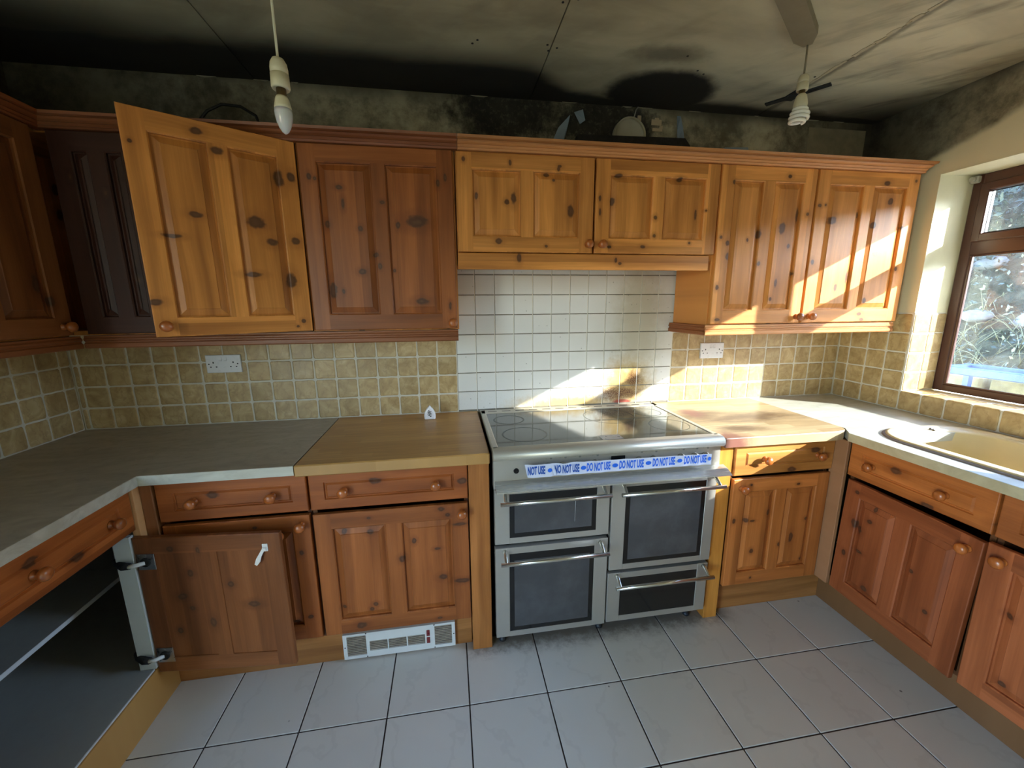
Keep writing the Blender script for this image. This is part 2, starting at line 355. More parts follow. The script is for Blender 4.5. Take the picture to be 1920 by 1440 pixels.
# wall behind the camera with its glazed opening
yo = YF-0.12
struct('wall_front', MB().box(XL-0.1, XR+0.3, yo, YF, 0, ZC), M_roomwall)
M_upvc = plain('brown_window_frame', '#4b2a20', 0.38, coat=0.3)
M_upw = plain('white_frame', '#e8e8e4', 0.4)
xa_, xb_ = XL-0.10, XL-0.04
w2 = struct('door_1', MB().box(xa_, xb_, -3.35, -3.28, .05, 2.1).box(xa_, xb_, -2.42, -2.35, .05, 2.1).box(xa_, xb_, -3.28, -2.42, .05, .15).box(xa_, xb_, -3.28, -2.42, 2.02, 2.1), M_upw)

# ceiling boards 1.2 m apart, open hairline joints
ys = [0.02, -2.4, YF-0.05]
xs = [XL-0.05, -0.815, 0.385, 1.587, XR+0.02]
for i in range(4):
    for j in range(2):
        g = 0.0018
        build('ceiling_board', MB().box(xs[i]+g, xs[i+1]-g, ys[j+1]+g, ys[j], ZC, ZC+0.0125, c=0.001), M_ceil, ceil)
M_screw = plain('burnt_screw', '#2a2622', 0.6, 0.4)
scr = MB().lathe([(0.0045, 0), (0.0045, 0.0012), (0.002, 0.0016)], ax=(0, 0, -1), seg=10)
s0 = None
for (x, y) in ((.368, -.404), (.408, -.391), (.107, -.394), (.09, -.372), (.38, -.37), (.365, -.62), (.41, -.64), (1.03, -.33), (1.07, -.31), (1.56, -.36), (.93, -.416)):
    if s0 is None: s0 = build('screw', scr, M_screw, ceil, (x, y, ZC))
    else: link('screw', s0.data, ceil, (x, y, ZC))
# lifted jointing tape of the right-hand joint
mb = MB(); random.seed(3); L_ = []; R_e = []; yy = -0.26
while yy > -1.5:
    L_.append((1.583-random.uniform(0.002, 0.013), yy)); R_e.append((1.586+random.uniform(0.0, 0.004), yy)); yy -= random.uniform(0.006, 0.022)
for k in range(len(L_)-1):
    if random.random() < 0.82: mb.prism([L_[k], R_e[k], R_e[k+1], L_[k+1]], ZC-random.uniform(.001, .003), ZC+.001, 'z')
tag(build('joint_filler', mb, plain('cracked_filler', '#b5a98c', 0.85), ceil), 'cracked pale filler along the right ceiling joint', kind='stuff')
mb = MB(); random.seed(8); x = -1.1
while x < 2.2:
    l = random.uniform(0.02, 0.10)
    if random.random() < 0.33: mb.prism([(x, ZC), (x+l, ZC), (x+l*.8, ZC-random.uniform(.002, .005)), (x+l*.4, ZC-random.uniform(.001, .006)), (x+l*.1, ZC-.002)], 0.001, 0.005, 'y')
    x += l+random.uniform(0.01, 0.09)
tag(build('edge_filler', mb, plain('flaking_edge', '#8b8370', 0.9), ceil), 'flaking pale filler where the ceiling meets the rear wall', kind='stuff')

# ------------------------------------------------------------------ tiles
def tile_mesh(name, w, h, t, mat, seed, jit=0.0011, rnd=0.004, cham=0.0016):
    rs = random.Random(seed); pts = []
    N = 4; r = rnd
    def side(a, b):
        for i in range(N):
            f = i/(N-1); pts.append((a[0]+(b[0]-a[0])*f+rs.uniform(-jit, jit), a[1]+(b[1]-a[1])*f+rs.uniform(-jit, jit)))
    x0, z0, x1, z1 = -w/2, -h/2, w/2, h/2
    side((x0+r, z0), (x1-r, z0)); side((x1, z0+r), (x1, z1-r)); side((x1-r, z1), (x0+r, z1)); side((x0, z1-r), (x0, z0+r))
    def ring(k, y): return [(p[0]*(1-k/(w/2)), y, p[1]*(1-k/(h/2))) for p in pts]
    mb = MB().loft([ring(0, 0), ring(0, -t*0.55), ring(cham, -t*0.86), ring(cham*2.6, -t)])
    me = build('tile', mb, mat); d = me.data; bpy.data.objects.remove(me); return d
_tc = {}
def place_tile(parent, cx, cz, w, h, depth_axis, face, mat, kind, gap, t=0.006, seed=None):
    """depth_axis: 'back' (faces -y), 'right' (faces -x), 'left' (faces +x), 'jamb' faces -y, 'sill' faces up"""
    v = random.randrange(5) if w > 0.08 else 0
    key = (kind, round(w, 3), round(h, 3), v)
    if key not in _tc:
        j, r, c = {'b': (0.0011, 0.005, 0.0018), 'w': (0.0003, 0.001, 0.0006), 'f': (0.0002, 0.0008, 0.0006)}[kind]
        _tc[key] = tile_mesh('tile', w-gap, h-gap, t, mat, hash(key) % 9999 if False else int(w*1e4)+v*7+int(h*1e4), j, r, c)
    me = _tc[key]
    if depth_axis == 'back': loc = (cx, face+t, cz); rot = (0, 0, 0)
    elif depth_axis == 'right': loc = (face+t, cx, cz); rot = (0, 0, -PI/2)
    elif depth_axis == 'left': loc = (face-t, cx, cz); rot = (0, 0, PI/2)
    elif depth_axis == 'sill': loc = (cx, cz, face-t); rot = (-PI/2, 0, 0)
    return link('tile', me, parent, loc, rot)
random.seed(11)
P = 0.1
# rear wall, beige left part: joints at x = -1.7 ... 0
for r in range(5):
    z = ZT+P*(r+0.5)
    if r < 4:
        place_tile(w_back, (XL-1.7)/2, z, abs(XL+1.7)-0.002, P, 'back', 0, M_beige, 'b', 0.006)
        for i in range(-17, 0): place_tile(w_back, (i+0.5)*P, z, P, P, 'back', 0, M_beige, 'b', 0.0065)
        for i in range(12, 22): place_tile(w_back, (i+0.5)*P, z, P, P, 'back', 0, M_beige, 'b', 0.0045)
        place_tile(w_back, (2.2+XR)/2, z, XR-2.2-0.001, P, 'back', 0, M_beige, 'b', 0.0045)
for r in range(8):
    for i in range(12): place_tile(w_back, (i+0.5)*P, ZT+0.007+P*(r+0.5), P, P, 'back', 0, M_wtile, 'w', 0.0042)
build('grout', MB().box(XL, 0, 0.0022, TW+0.002, ZT, ZT+0.41).box(1.2, XR, 0.0022, TW+0.002, ZT, ZT+0.41), M_grout, w_back)
build('grout', MB().box(0, 1.2, 0.0035, TW+0.002, ZT, ZT+0.81), M_grout2, w_back)
mb = MB()
for i in range(13): mb.box(i*P-.0021, i*P+.0006, 0.0006, 0.0040, ZT, ZT+0.81)  # set off-centre: dark grout left showing as a painted shadow edge
build('upright_grout', mb, plain('pale_upright_grout', '#e4e0d2', 0.8, var=0.15), w_back)['kind'] = 'stuff'
# left wall
for r in range(4):
    z = ZT+P*(r+0.5)
    place_tile(w_left, -0.027, z, 0.053, P, 'left', XL, M_beige, 'b', 0.006)
    for j in range(16): place_tile(w_left, -0.054-P*(j+0.5), z, P, P, 'left', XL, M_beige, 'b', 0.0065)
build('grout', MB().box(XL-TW, XL-0.0025, -1.66, 0, ZT, ZT+0.405), M_grout, w_left)
# right wall
for r in range(5):
    z = ZT+P*(r+0.5)
    place_tile(w_right, -0.034, z, 0.067, P, 'right', XR, M_beige, 'b', 0.0045)
    for j in range(3): place_tile(w_right, -0.068-P*(j+0.5), z, P, P, 'right', XR, M_beige, 'b', 0.0045)
for j in range(3, 17): place_tile(w_right, -0.068-P*(j+0.5), ZT+P/2, P, P, 'right', XR, M_beige, 'b', 0.0045)
for r in range(4):      # jamb tiles
    for k in range(2): place_tile(w_right, XR+0.002+P*(k+0.5)*0.985, SILL+P*(r+0.5), 0.0985, P, 'back', REV-0.0065, M_beige, 'b', 0.0045)
for j in range(3, 17):  # sill tiles
    for k in range(2): place_tile(w_right, XR-0.002+P*(k+0.5), -0.068-P*(j+0.5), P, P, 'sill', SILL, M_beige, 'b', 0.0045)
build('grout', MB().box(XR+0.0025, XR+TW+.002, REV, 0, ZT, SILL+0.403).box(XR+0.0025, XR+TW+.002, WY1, REV, ZT, SILL-.003).box(XR+.003, XW, WY1, REV, SILL-TW-.002, SILL-.0025).box(XR+.002, XW, REV-.004, REV+.001, SILL, SILL+.402), M_grout, w_right)
# floor tiles 0.3 m, dark joints
q = 0.3; fx0 = -0.3133+0.0; fy0 = -0.0
# floor grid fitted: x lines at fx + k*q, first row line y
FX = -0.312; FY = -0.832
for i in range(-4, 8):
    for j in range(-1, 9):
        x0, x1 = FX+i*q, FX+(i+1)*q; y1 = FY-(j-0)*q+0.0; y0 = y1-q
        if y0 < YF or x0 < -1.6: continue
        place_tile(fl, (x0+x1)/2, (y0+y1)/2, q, q, 'sill', 0.0, M_ftile, 'f', 0.005, t=0.005)
        # sill orientation lays them facing up

# ------------------------------------------------------------------ joinery
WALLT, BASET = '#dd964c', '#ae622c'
_pm = {}
def pm(axis, tint=WALLT, seed=0.0, key=None, **k):
    kk = (axis, tint, seed, key)
    if kk not in _pm: _pm[kk] = pine('pine_'+axis, axis, tint=tint, seed=seed, **k)
    return _pm[kk]
M_knob = pine('turned_knob_wood', 'z', tint='#b5662c', rand_knots=False, coat=0.8, rough=0.3)
M_mel = plain('white_melamine', '#c9cac6', 0.5)
M_melg = plain('grey_shelf_board', '#9b9a92', 0.55)
M_dark = plain('dark_void', '#15110e', 0.9)
M_upw0 = plain('bright_arm', '#d5d5d0', 0.3)
M_steelp = plain('plated_steel', '#b9b9b4', 0.3, 1.0)
KNOB = [(0.0135, 0), (0.0125, 0.003), (0.0080, 0.008), (0.0085, 0.013), (0.0150, 0.018), (0.0188, 0.025), (0.0178, 0.032), (0.012, 0.0375), (0.004, 0.0395)]
knob_data = {}
def knob(parent, x, z, y, label=None):
    if 'k' not in knob_data:
        o = build('knob', MB().lathe(KNOB, ax=(0, -1, 0), seg=24), M_knob, parent, (x, y, z)); knob_data['k'] = o.data
    else: o = link('knob', knob_data['k'], parent, (x, y, z))
    return o
def door(parent, w, h, hinge, angle, H, z0, knots, tint, seed, kn=(), label=None, sag=0.0, st=0.062, rails=(0.062, 0.062), mull=0.052, t=0.02):
    """H: hinge point (x, y) in the unit frame on the rear face of the door; angle>0 opens towards the room"""
    swap = [(b, a, rb, ra) for a, b, ra, rb in knots]
    mv = pine('pine_door_upright', 'z', knots, tint, seed); mh = pine('pine_door_rail', 'x', swap, tint, seed+3)
    mp = pine('pine_door_panel', 'z', knots, tint, seed+5.3, board=0.07)
    a = angle if hinge == 'R' else -angle
    R = Matrix.Rotation(a, 4, 'Z'); off = R @ Vector((-w if hinge == 'R' else 0.0, 0, 0))
    mb = MB(); rb, rt = rails; e = 0.003
    pw = (w-2*st-mull)/2
    op = [(st, st+pw), (st+pw+mull, w-st)]; zb, zt = rb, h-rt
    for yy, q in ((-t, 0), (0.0, 0)):
        mb.quad((e, yy, e), (st, yy, e), (st, yy, h-e), (e, yy, h-e), 0)
        mb.quad((w-st, yy, e), (w-e, yy, e), (w-e, yy, h-e), (w-st, yy, h-e), 0)
        mb.quad((st, yy, e), (w-st, yy, e), (w-st, yy, zb), (st, yy, zb), 1)
        mb.quad((st, yy, zt), (w-st, yy, zt), (w-st, yy, h-e), (st, yy, h-e), 1)
        mb.quad((st+pw, yy, zb), (st+pw+mull, yy, zb), (st+pw+mull, yy, zt), (st+pw, yy, zt), 0)
    def rr(x0, x1, a0, a1, y): return [(x0, y, a0), (x1, y, a0), (x1, y, a1), (x0, y, a1)]
    for x0, x1 in op:
        g = 0.004
        mb.loft([rr(x0, x1, zb, zt, -t), rr(x0+g, x1-g, zb+g, zt-g, -t+0.0035), rr(x0+g, x1-g, zb+g, zt-g, -t+0.0125)], 0, cap=False)
        mb.loft([rr(x0, x1, zb, zt, 0), rr(x0+.001, x1-.001, zb+.001, zt-.001, -0.005)], 0, cap=False)
    mb.loft([rr(e, w-e, e, h-e, -t), rr(0.0008, w-.0008, .0008, h-.0008, -t+0.0015), rr(0, w, 0, h, -t+0.004), rr(0, w, 0, h, -0.002), rr(e, w-e, e, h-e, 0)], 0, cap=False)
    d = build('door', mb, [mv, mh], parent, (H[0]+off.x, H[1]+off.y, z0), (0, sag, a))
    if label: d['label'] = label
    for x0, x1 in op:
        g = 0.004; b = 0.025; p = MB()
        p.loft([rr(x0+g, x1-g, zb+g, zt-g, -t+0.0120), rr(x0+g+.005, x1-g-.005, zb+g+.005, zt-g-.005, -t+0.0120), rr(x0+g+b, x1-g-b, zb+g+b, zt-g-b, -t+0.0035), rr(x0+g+b+.0015, x1-g-b-.0015, zb+g+b+.0015, zt-g-b-.0015, -t+0.0015)], 0)
        p.quad((x0, -0.0035, zb), (x1, -0.0035, zb), (x1, -0.0035, zt), (x0, -0.0035, zt), 0)
        p.loft([rr(x0+g, x1-g, zb+g, zt-g, -t+0.0120), rr(x0, x1, zb, zt, -0.0035)], 0, cap=False)
        build('panel', p, mp, d)
    for (kx, kz) in kn: knob(d, kx, kz, -t)
    return d
def drawer(parent, x0, w, z0, h, y, tint, seed, knobs=(0.24, 0.76), t=0.02, ktilt=0):
    mh = pm('x', tint, seed, 'dr%g' % seed, board=0.2, rand_knots=True)
    mb = MB(); e = 0.004
    def rr(ix, iz, yy): return [(ix, yy, iz), (w-ix, yy, iz), (w-ix, yy, h-iz), (ix, yy, h-iz)]
    gx, gz = 0.052, 0.040
    mb.loft([rr(0, 0, 0), rr(0, 0, -t+.004), rr(e*.4, e*.4, -t+.0012), rr(e, e, -t), rr(gx, gz, -t), rr(gx+.003, gz+.003, -t+.006), rr(gx+.006, gz+.006, -t+.006), rr(gx+.012, gz+.012, -t+.0006)], 0)
    mb.add([(0, 0, 0), (w, 0, 0), (w, 0, h), (0, 0, h)], [(0, 1, 2, 3)])
    d = build('drawer', mb, mh, parent, (x0, y, z0))
    for f in knobs: knob(d, w*f, h*0.48, -t+.0006)
    return d
def carcass(parent, w, d, z0, z1, shelves=(), m=None, right=True, top=True):
    """simple board box, depth d towards -y"""
    m = m or pm('z', '#6e4526', 4.0, 'dkc'); mb = MB(); k = 0.016
    mb.box(0, k, -d, -0.01, z0, z1, 0, 0.0006); 
    if right: mb.box(w-k, w, -d, -0.01, z0, z1, 0, 0.0006)
    mb.box(k, w-k, -d, -0.01, z0, z0+k); 
    if top: mb.box(k, w-k, -d, -0.01, z1-k, z1)
    else: z1 = z1-0.17+k
    mb.box(k, w-k, -0.016, -0.01, z0+k, z1-k)
    c = build('carcass', mb, m, parent)
    for z, ds in shelves: build('shelf', MB().box(k, w-k, -ds, -0.018, z, z+k, 0, 0.0006), M_melg, parent)
    return c
def hinge(parent, x, y, z, a=0.0, label=None):
    mb = MB()
    mb.box(-0.030, 0.028, -0.0, 0.003, -0.030, 0.030, 0, 0.0008)          # cup flange
    mb.lathe([(0.0165, 0), (0.0165, 0.006), (0.013, 0.007)], o=(0, 0.001, 0), ax=(0, 1, 0), seg=16, m=1)
    mb.tube([(0, 0.006, 0), (0.018, 0.020, 0.0), (0.040, 0.026, 0)], 0.007, 8, 2)
    mb.tube([(0.036, 0.024, 0), (0.060, 0.020, -.002), (0.085, 0.006, -.002), (0.11, -0.012, 0)], [.011, .013, .013, .010], 8, 1)
    h = build('hinge', mb, [M_steelp, M_dark, M_upw0], parent, (x, y, z), (0, 0, a)); return h

# -- wall cupboards (unit frame: x along the wall, y=0 on the wall, doors at -0.30..-0.32)
DW = -0.30
ZB, ZD = 1.37, 2.073
def wall_unit(name, label, loc, rz, w, z0=1.365, z1=2.085, m=None):
    r = thing(name, label, 'wall cupboard', loc, rz); carcass(r, w, 0.299, z0, z1, m=m or pm('z', WALLT, 2.0, 'carc')); return r
u = wall_unit('wall_cupboard', 'brown shade-tinted pine wall cupboard on the left wall, one twin-panel door, beside the corner', (XL, -0.862, 0), PI/2, 0.515)
door(u, 0.50, 0.703, 'L', 0.0, (0.012, DW), ZB, [(.44, .12, .012, .016), (.40, .18, .012, .03), (.10, .5, .01, .02), (.3, .62, .012, .012)], '#94592f', 1.1, [(0.463, 0.031)])  # tint darkened to hold the shade of the left corner
u = wall_unit('corner_wall_cupboard', 'shade-tinted pine corner cupboard with a fixed door, half hidden behind the open door', (XL+0.02, 0, 0), 0, 0.61)
door(u, 0.285, 0.703, 'L', 0.0, (0.318, DW), ZB, [(.05, .55, .008, .015), (.2, .2, .01, .02), (.15, .5, .01, .02)], '#4a2c20', 2.2)  # near-black tint paints in the shade behind the open door
u = wall_unit('wall_cupboard', 'pine wall cupboard near the left corner with its door standing open', (-1.093, 0, 0), 0, 0.50, m=pm('z', '#8a5426', 4.0, 'dk'))
K3 = [(.19, .668, .016, .011), (.02, .60, .006, .006), (.42, .565, .016, .030), (.462, .575, .014, .017), (.155, .405, .018, .010), (.085, .33, .026, .007), (.30, .215, .026, .009), (.455, .345, .014, .014), (.425, .195, .016, .028), (.375, .335, .018, .014), (.33, .40, .03, .02), (.012, .115, .020, .010), (.452, .040, .009, .008), (.43, .02, .006, .005), (.24, .62, .018, .012)]
door(u, 0.485, 0.703, 'R', rad(31.5), (0.498, DW-0.0), ZB, K3, '#d68e44', 3.3, [(0.030, 0.036)], label='open pine door catching the window light')
u = wall_unit('wall_cupboard', 'pine wall cupboard with one twin-panel door, between the open cupboard and the extractor cupboards', (-0.588, 0, 0), 0, 0.597)
K4 = [(.035, .585, .008, .012), (.055, .578, .006, .007), (.15, .49, .007, .018), (.30, .50, .010, .008), (.085, .415, .010, .013), (.21, .40, .009, .011), (.355, .415, .009, .014), (.26, .30, .012, .009), (.205, .235, .014, .011), (.275, .255, .007, .012), (.085, .16, .015, .032), (.125, .155, .006, .010), (.435, .115, .028, .012), (.552, .095, .006, .016), (.52, .58, .007, .014), (.55, .60, .006, .014), (.43, .43, .04, .022), (.14, .55, .012, .008), (.33, .24, .006, .006)]
door(u, 0.580, 0.703, 'L', 0.0, (0.010, DW), ZB, K4, '#9c5a2a', 4.4, [(0.560, 0.024)], mull=0.05)  # darker pine tint, with the dimmer left-hand light painted in
u = thing('extractor_cupboard', 'short double pine cupboard hiding the extractor, above the range cooker', 'wall cupboard', (0.013, 0, 0), 0)
carcass(u, 1.176, 0.299, 1.66, 2.085, m=pm('z', WALLT, 2.0, 'carc'))
K5a = [(.030, .355, .007, .009), (.22, .350, .006, .010), (.43, .345, .010, .006), (.425, .335, .006, .009), (.235, .215, .012, .022), (.205, .20, .010, .010), (.375, .312, .012, .008), (.405, .29, .007, .007), (.48, .17, .014, .024), (.17, .045, .013, .011), (.375, .026, .007, .006), (.08, .22, .006, .014)]
K5b = [(.018, .225, .006, .012), (.020, .17, .005, .016), (.075, .215, .012, .016), (.277, .155, .008, .009), (.277, .078, .008, .008), (.385, .315, .014, .009), (.10, .32, .016, .007), (.47, .17, .006, .022), (.225, .030, .012, .007), (.068, .028, .010, .006), (.45, .05, .006, .006), (.52, .19, .006, .005)]
door(u, 0.583, 0.385, 'L', 0.0, (0.003, DW), 1.687, K5a, WALLT, 5.5, [(0.560, 0.036)], mull=0.05)
door(u, 0.577, 0.385, 'R', 0.0, (1.172, DW), 1.687, K5b, WALLT, 6.6, [(0.030, 0.036)], mull=0.05)
build('lower_rail', MB().box(0.0, 1.155, DW-0.012, DW+0.006, 1.617, 1.684, 0, 0.002).box(0.0, 1.15, DW+0.006, -0.015, 1.640, 1.652), pine('pine_rail', 'x', [(1.62+.045, .26, .02, .01), (1.66, .70, .01, .006), (1.645, .72, .008, .010)], WALLT, 9.1, rand_knots=False), u)
u = wall_unit('wall_cupboard', 'double pine wall cupboard beside the window, sun slanting across its right door', (1.19, 0, 0), 0, 1.062)
K6a = [(.34, .665, .012, .008), (.06, .63, .008, .010), (.405, .50, .010, .030), (.455, .505, .008, .008), (.33, .44, .018, .022), (.018, .395, .007, .008), (.055, .37, .010, .012), (.155, .385, .006, .008), (.21, .41, .012, .018), (.06, .31, .010, .018), (.225, .28, .008, .010), (.375, .36, .008, .012), (.415, .235, .006, .008), (.33, .19, .007, .020), (.31, .115, .008, .010), (.035, .02, .014, .007), (.02, .17, .008, .012)]
K6b = [(.375, .655, .018, .011), (.535, .67, .008, .008), (.018, .545, .010, .008), (.05, .548, .006, .006), (.10, .48, .022, .018), (.41, .575, .014, .017), (.24, .51, .008, .014), (.335, .465, .014, .014), (.50, .455, .008, .010), (.37, .33, .018, .012), (.23, .22, .012, .028), (.02, .29, .008, .012), (.505, .26, .008, .010), (.35, .105, .010, .014), (.33, .04, .014, .008), (.35, .012, .016, .008), (.17, .17, .008, .016)]
door(u, 0.485, 0.703, 'L', 0.0, (0.006, DW), ZB, K6a, WALLT, 7.7, [(0.462, 0.030)])
door(u, 0.560, 0.703, 'R', 0.0, (1.062, DW), ZB, K6b, WALLT, 8.8, [(0.038, 0.030)])

# cornice and pelmet: profiles in (y, z), y towards the room is negative
CORN = [(-0.300, 2.074), (-0.330, 2.074), (-0.334, 2.080), (-0.331, 2.082), (-0.339, 2.090), (-0.336, 2.092), (-0.346, 2.097), (-0.352, 2.103), (-0.349, 2.105), (-0.362, 2.108), (-0.365, 2.117), (-0.300, 2.117)]
PEL = [(-0.285, 1.316), (-0.318, 1.316), (-0.321, 1.320), (-0.321, 1.334), (-0.316, 1.338), (-0.316, 1.343), (-0.321, 1.347), (-0.321, 1.352), (-0.317, 1.357), (-0.317, 1.364), (-0.285, 1.364)]
mc1 = pine('pine_cornice_light', 'x', (), '#c88a52', 1.0, rand_knots=False); mc2 = pine('pine_cornice_red', 'x', (), '#8f5633', 2.0, rand_knots=False)
mcl = pine('pine_cornice_left', 'y', (), '#94502a', 2.5, rand_knots=False)
def mitred(prof, xa, xb, m, ea=0.0, eb=0.0, ref=-0.30):
    # ends follow the projection: x end = x + e * (ref - y)
    A = [(xa+ea*(ref-p[0]), p[0], p[1]) for p in prof]; B = [(xb+eb*(ref-p[0]), p[0], p[1]) for p in prof]
    mb = MB().loft([A, B]); mb.add(A, [tuple(range(len(A)))[::-1]]); return mb
tag(build('cornice', mitred(CORN, -1.426, 0.022, 0, 1, 0), mc2), 'reddish cornice strip on the cupboards left of the extractor', 'cornice')
tag(build('cornice', mitred(CORN, 0.024, 2.235, 0, 0, 0.75), mc1), 'paler orange cornice strip above the extractor and right-hand cupboards', 'cornice')
mb = MB(); A = [(XL-p[0], -0.90, p[1]) for p in CORN]; B = [(XL-p[0], p[0], p[1]) for p in CORN]
mb.loft([A, B]); mb.add(A, [tuple(range(len(A)))[::-1]])
tag(build('cornice', mb, mcl), 'dark cornice strip running along the left wall cupboard', 'cornice')
tag(build('pelmet', mitred(PEL, -1.405, 0.004, 0, 0, 0), mc2), 'dark red-brown light pelmet under the left-hand rear cupboards', 'pelmet')
mb = MB().loft([[(XL-p[0], -0.88, p[1]) for p in PEL], [(XL-p[0], -0.325, p[1]) for p in PEL]]); mb.add([(XL-p[0], -0.88, p[1]) for p in PEL], [tuple(range(len(PEL)))])
tag(build('pelmet', mb, pine('pine_pelmet_left', 'y', (), '#9a5a30', 3.5, rand_knots=False)), 'plain pelmet strip under the cupboard on the left wall', 'pelmet')
t = thing('pelmet', 'moulded pelmet under the double cupboard by the window, with a side return', 'pelmet', (1.19, 0, 0))
build('front_strip', mitred(PEL, 1.175+.0, 2.243, 0, 0, 0), mc1, t, world=True)
mb = MB().loft([[(1.19+0.30+p[0], -0.316, p[1]) for p in PEL], [(1.19+0.30+p[0], -0.002, p[1]) for p in PEL]])
build('side_strip', mb, pine('pine_pelmet_return', 'y', (), '#b06a38', 5.0, rand_knots=False), t, world=True)

# -- floor cupboards
DB = -0.58
def base_unit(name, label, loc, rz, w, dr=True, seed=1.0, tint=BASET, shelves=(), m=None, knobs=(0.24, 0.76), right=True, top=True):
    r = thing(name, label, 'base cupboard', loc, rz); carcass(r, w, 0.575, 0.15, 0.866, shelves, m=m, right=right, top=top)
    if dr: drawer(r, 0.002, w-0.004, 0.717, 0.150, DB, tint, seed, knobs)
    return r
# left wall run
u = base_unit('base_cupboard', 'left-hand corner base cupboard with its door swung wide open and a grey shelf inside', (XL, -1.135, 0), PI/2, 0.503, seed=11, knobs=(0.33, 0.82), right=False, m=M_mel)
KD = [(.12, .50, .012, .010), (.17, .40, .010, .012), (.13, .31, .016, .012), (.155, .26, .009, .009), (.37, .265, .02, .012), (.21, .49, .006, .012), (.22, .2, .012, .02), (.1, .17, .008, .012), (.3, .35, .01, .012)]
d = door(u, 0.490, 0.545, 'R', rad(84.5), (0.487, DB-0.008), 0.148, [(0.49-a, b, c, e) for a, b, c, e in KD], '#87522c', 12.0, [(0.03, 0.50)], label='open door seen from its plain rear face')
for z in (0.455, 0.075): hinge(d, 0.455, 0.0, z, 0.0)
mb = MB().box(-0.009, 0.009, 0, 0.004, -0.014, 0.014, 0, 0.001).box(-0.006, 0.006, 0.004, 0.010, -0.010, 0.004)
mb.prism([(-0.006, 0.002), (0.006, 0.0), (0.030, -0.038), (0.037, -0.058), (0.030, -0.064), (0.018, -0.050), (0.012, -0.030)], 0.008, 0.012, 'y')
build('child_latch', mb, plain('white_plastic', '#e9e9e6', 0.35), d, (0.052, 0.0, 0.492))['label'] = 'white plastic safety latch hanging from one screw'
build('shelf', MB().box(0.016, 0.80, -0.326, -0.02, 0.378, 0.394, 0, 0.0008), [M_melg], u)
build('shelf_edge', MB().box(0.016, 0.80, -0.3275, -0.326, 0.378, 0.394), plain('white_edging', '#d6d8d6', 0.5), u)
build('base_board', MB().box(-0.9, 1.115, -0.576, -0.012, 0.1665, 0.170), M_melg, u)
build('side_panel', MB().box(XL+.533, XL+0.586, -0.654, -0.634, 0.171, 0.70, 0, .0006), plain('white_panel', '#c3c6bf', 0.5), u, world=True)
build('back_board', MB().box(XL+0.008, XL+0.012, -0.62, -0.01, 0.171, 0.86), M_melg, u, world=True)
build('rear_board', MB().box(XL+0.012, -1.09, -0.020, -0.012, 0.171, 0.86), M_melg, u, world=True)
# rear run, left of the cooker
u = base_unit('base_cupboard', 'base cupboard with drawer behind the wide open door, left of the heater', (-1.076, 0, 0), 0, 0.50, seed=13)
door(u, 0.492, 0.535, 'L', 0.0, (0.004, DB), 0.167, [(.30, .5, .008, .006), (.45, .38, .008, .010), (.455, .1, .009, .008), (.40, .08, .012, .010)], '#ad632c', 13.0, [(0.462, 0.497)])
u = base_unit('base_cupboard', 'knotty pine base cupboard with drawer, above the white plinth heater', (-0.573, 0, 0), 0, 0.588, seed=14, knobs=(0.21, 0.79))
K8 = [(.20, .50, .008, .006), (.475, .512, .012, .009), (.50, .485, .010, .008), (.105, .45, .010, .012), (.20, .44, .012, .010), (.365, .385, .008, .012), (.315, .31, .012, .013), (.455, .34, .012, .006), (.47, .21, .016, .012), (.55, .44, .030, .007), (.55, .185, .034, .010), (.185, .10, .008, .008), (.14, .03, .018, .014), (.08, .12, .010, .008), (.45, .02, .010, .005), (.20, .12, .010, .008)]
door(u, 0.580, 0.530, 'L', 0.0, (0.004, DB), 0.168, K8, '#a4602e', 15.0, [(0.556, 0.492)], mull=0.056)
mpost = pine('pine_post', 'z', (), '#b5763c', 16.0, rand_knots=False, board=0.5)
tag(build('end_post', MB().box(0.017, 0.100, -0.592, -0.03, 0.0, 0.872, 0, 0.002), mpost), 'plain wooden end panel on the left of the range cooker', 'end panel')
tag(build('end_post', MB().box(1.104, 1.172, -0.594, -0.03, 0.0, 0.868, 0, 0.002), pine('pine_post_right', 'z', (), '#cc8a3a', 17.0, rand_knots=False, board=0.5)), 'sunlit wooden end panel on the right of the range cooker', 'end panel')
# right of the cooker
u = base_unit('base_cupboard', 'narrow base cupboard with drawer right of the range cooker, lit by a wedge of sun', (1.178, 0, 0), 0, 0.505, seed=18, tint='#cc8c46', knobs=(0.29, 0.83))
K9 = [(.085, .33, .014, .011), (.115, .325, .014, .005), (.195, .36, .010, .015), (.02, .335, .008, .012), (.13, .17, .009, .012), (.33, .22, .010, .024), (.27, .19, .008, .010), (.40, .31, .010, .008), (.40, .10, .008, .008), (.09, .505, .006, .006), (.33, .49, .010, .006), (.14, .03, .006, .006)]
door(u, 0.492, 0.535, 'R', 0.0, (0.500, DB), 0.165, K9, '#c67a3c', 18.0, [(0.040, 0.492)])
# left and right corner fillers
tag(build('filler_post', MB().box(-1.141, -1.118, -0.631, -0.56, 0.16, 0.868, 0, .001), pine('filler_l', 'z', (), '#cf9c66', 19.0, rand_knots=False)), 'narrow pale filler strip in the left base corner', 'filler strip')
tag(build('filler_post', MB().box(-1.117, -1.080, -0.604, -0.56, 0.16, 0.868, 0, .002), pine('filler_l2', 'z', (), '#8d5a34', 19.5, rand_knots=False)), 'darker filler strip beside the first drawer of the rear run', 'filler strip')
mb = MB().box(1.683, 1.700, -0.655, -0.583, 0.162, 0.868, 0, 0.0015)
tag(build('filler_post', mb, pine('filler_r', 'z', (), '#b0805a', 20.0, rand_knots=False)), 'rough-ended filler strip in the corner below the window worktop', 'filler strip')
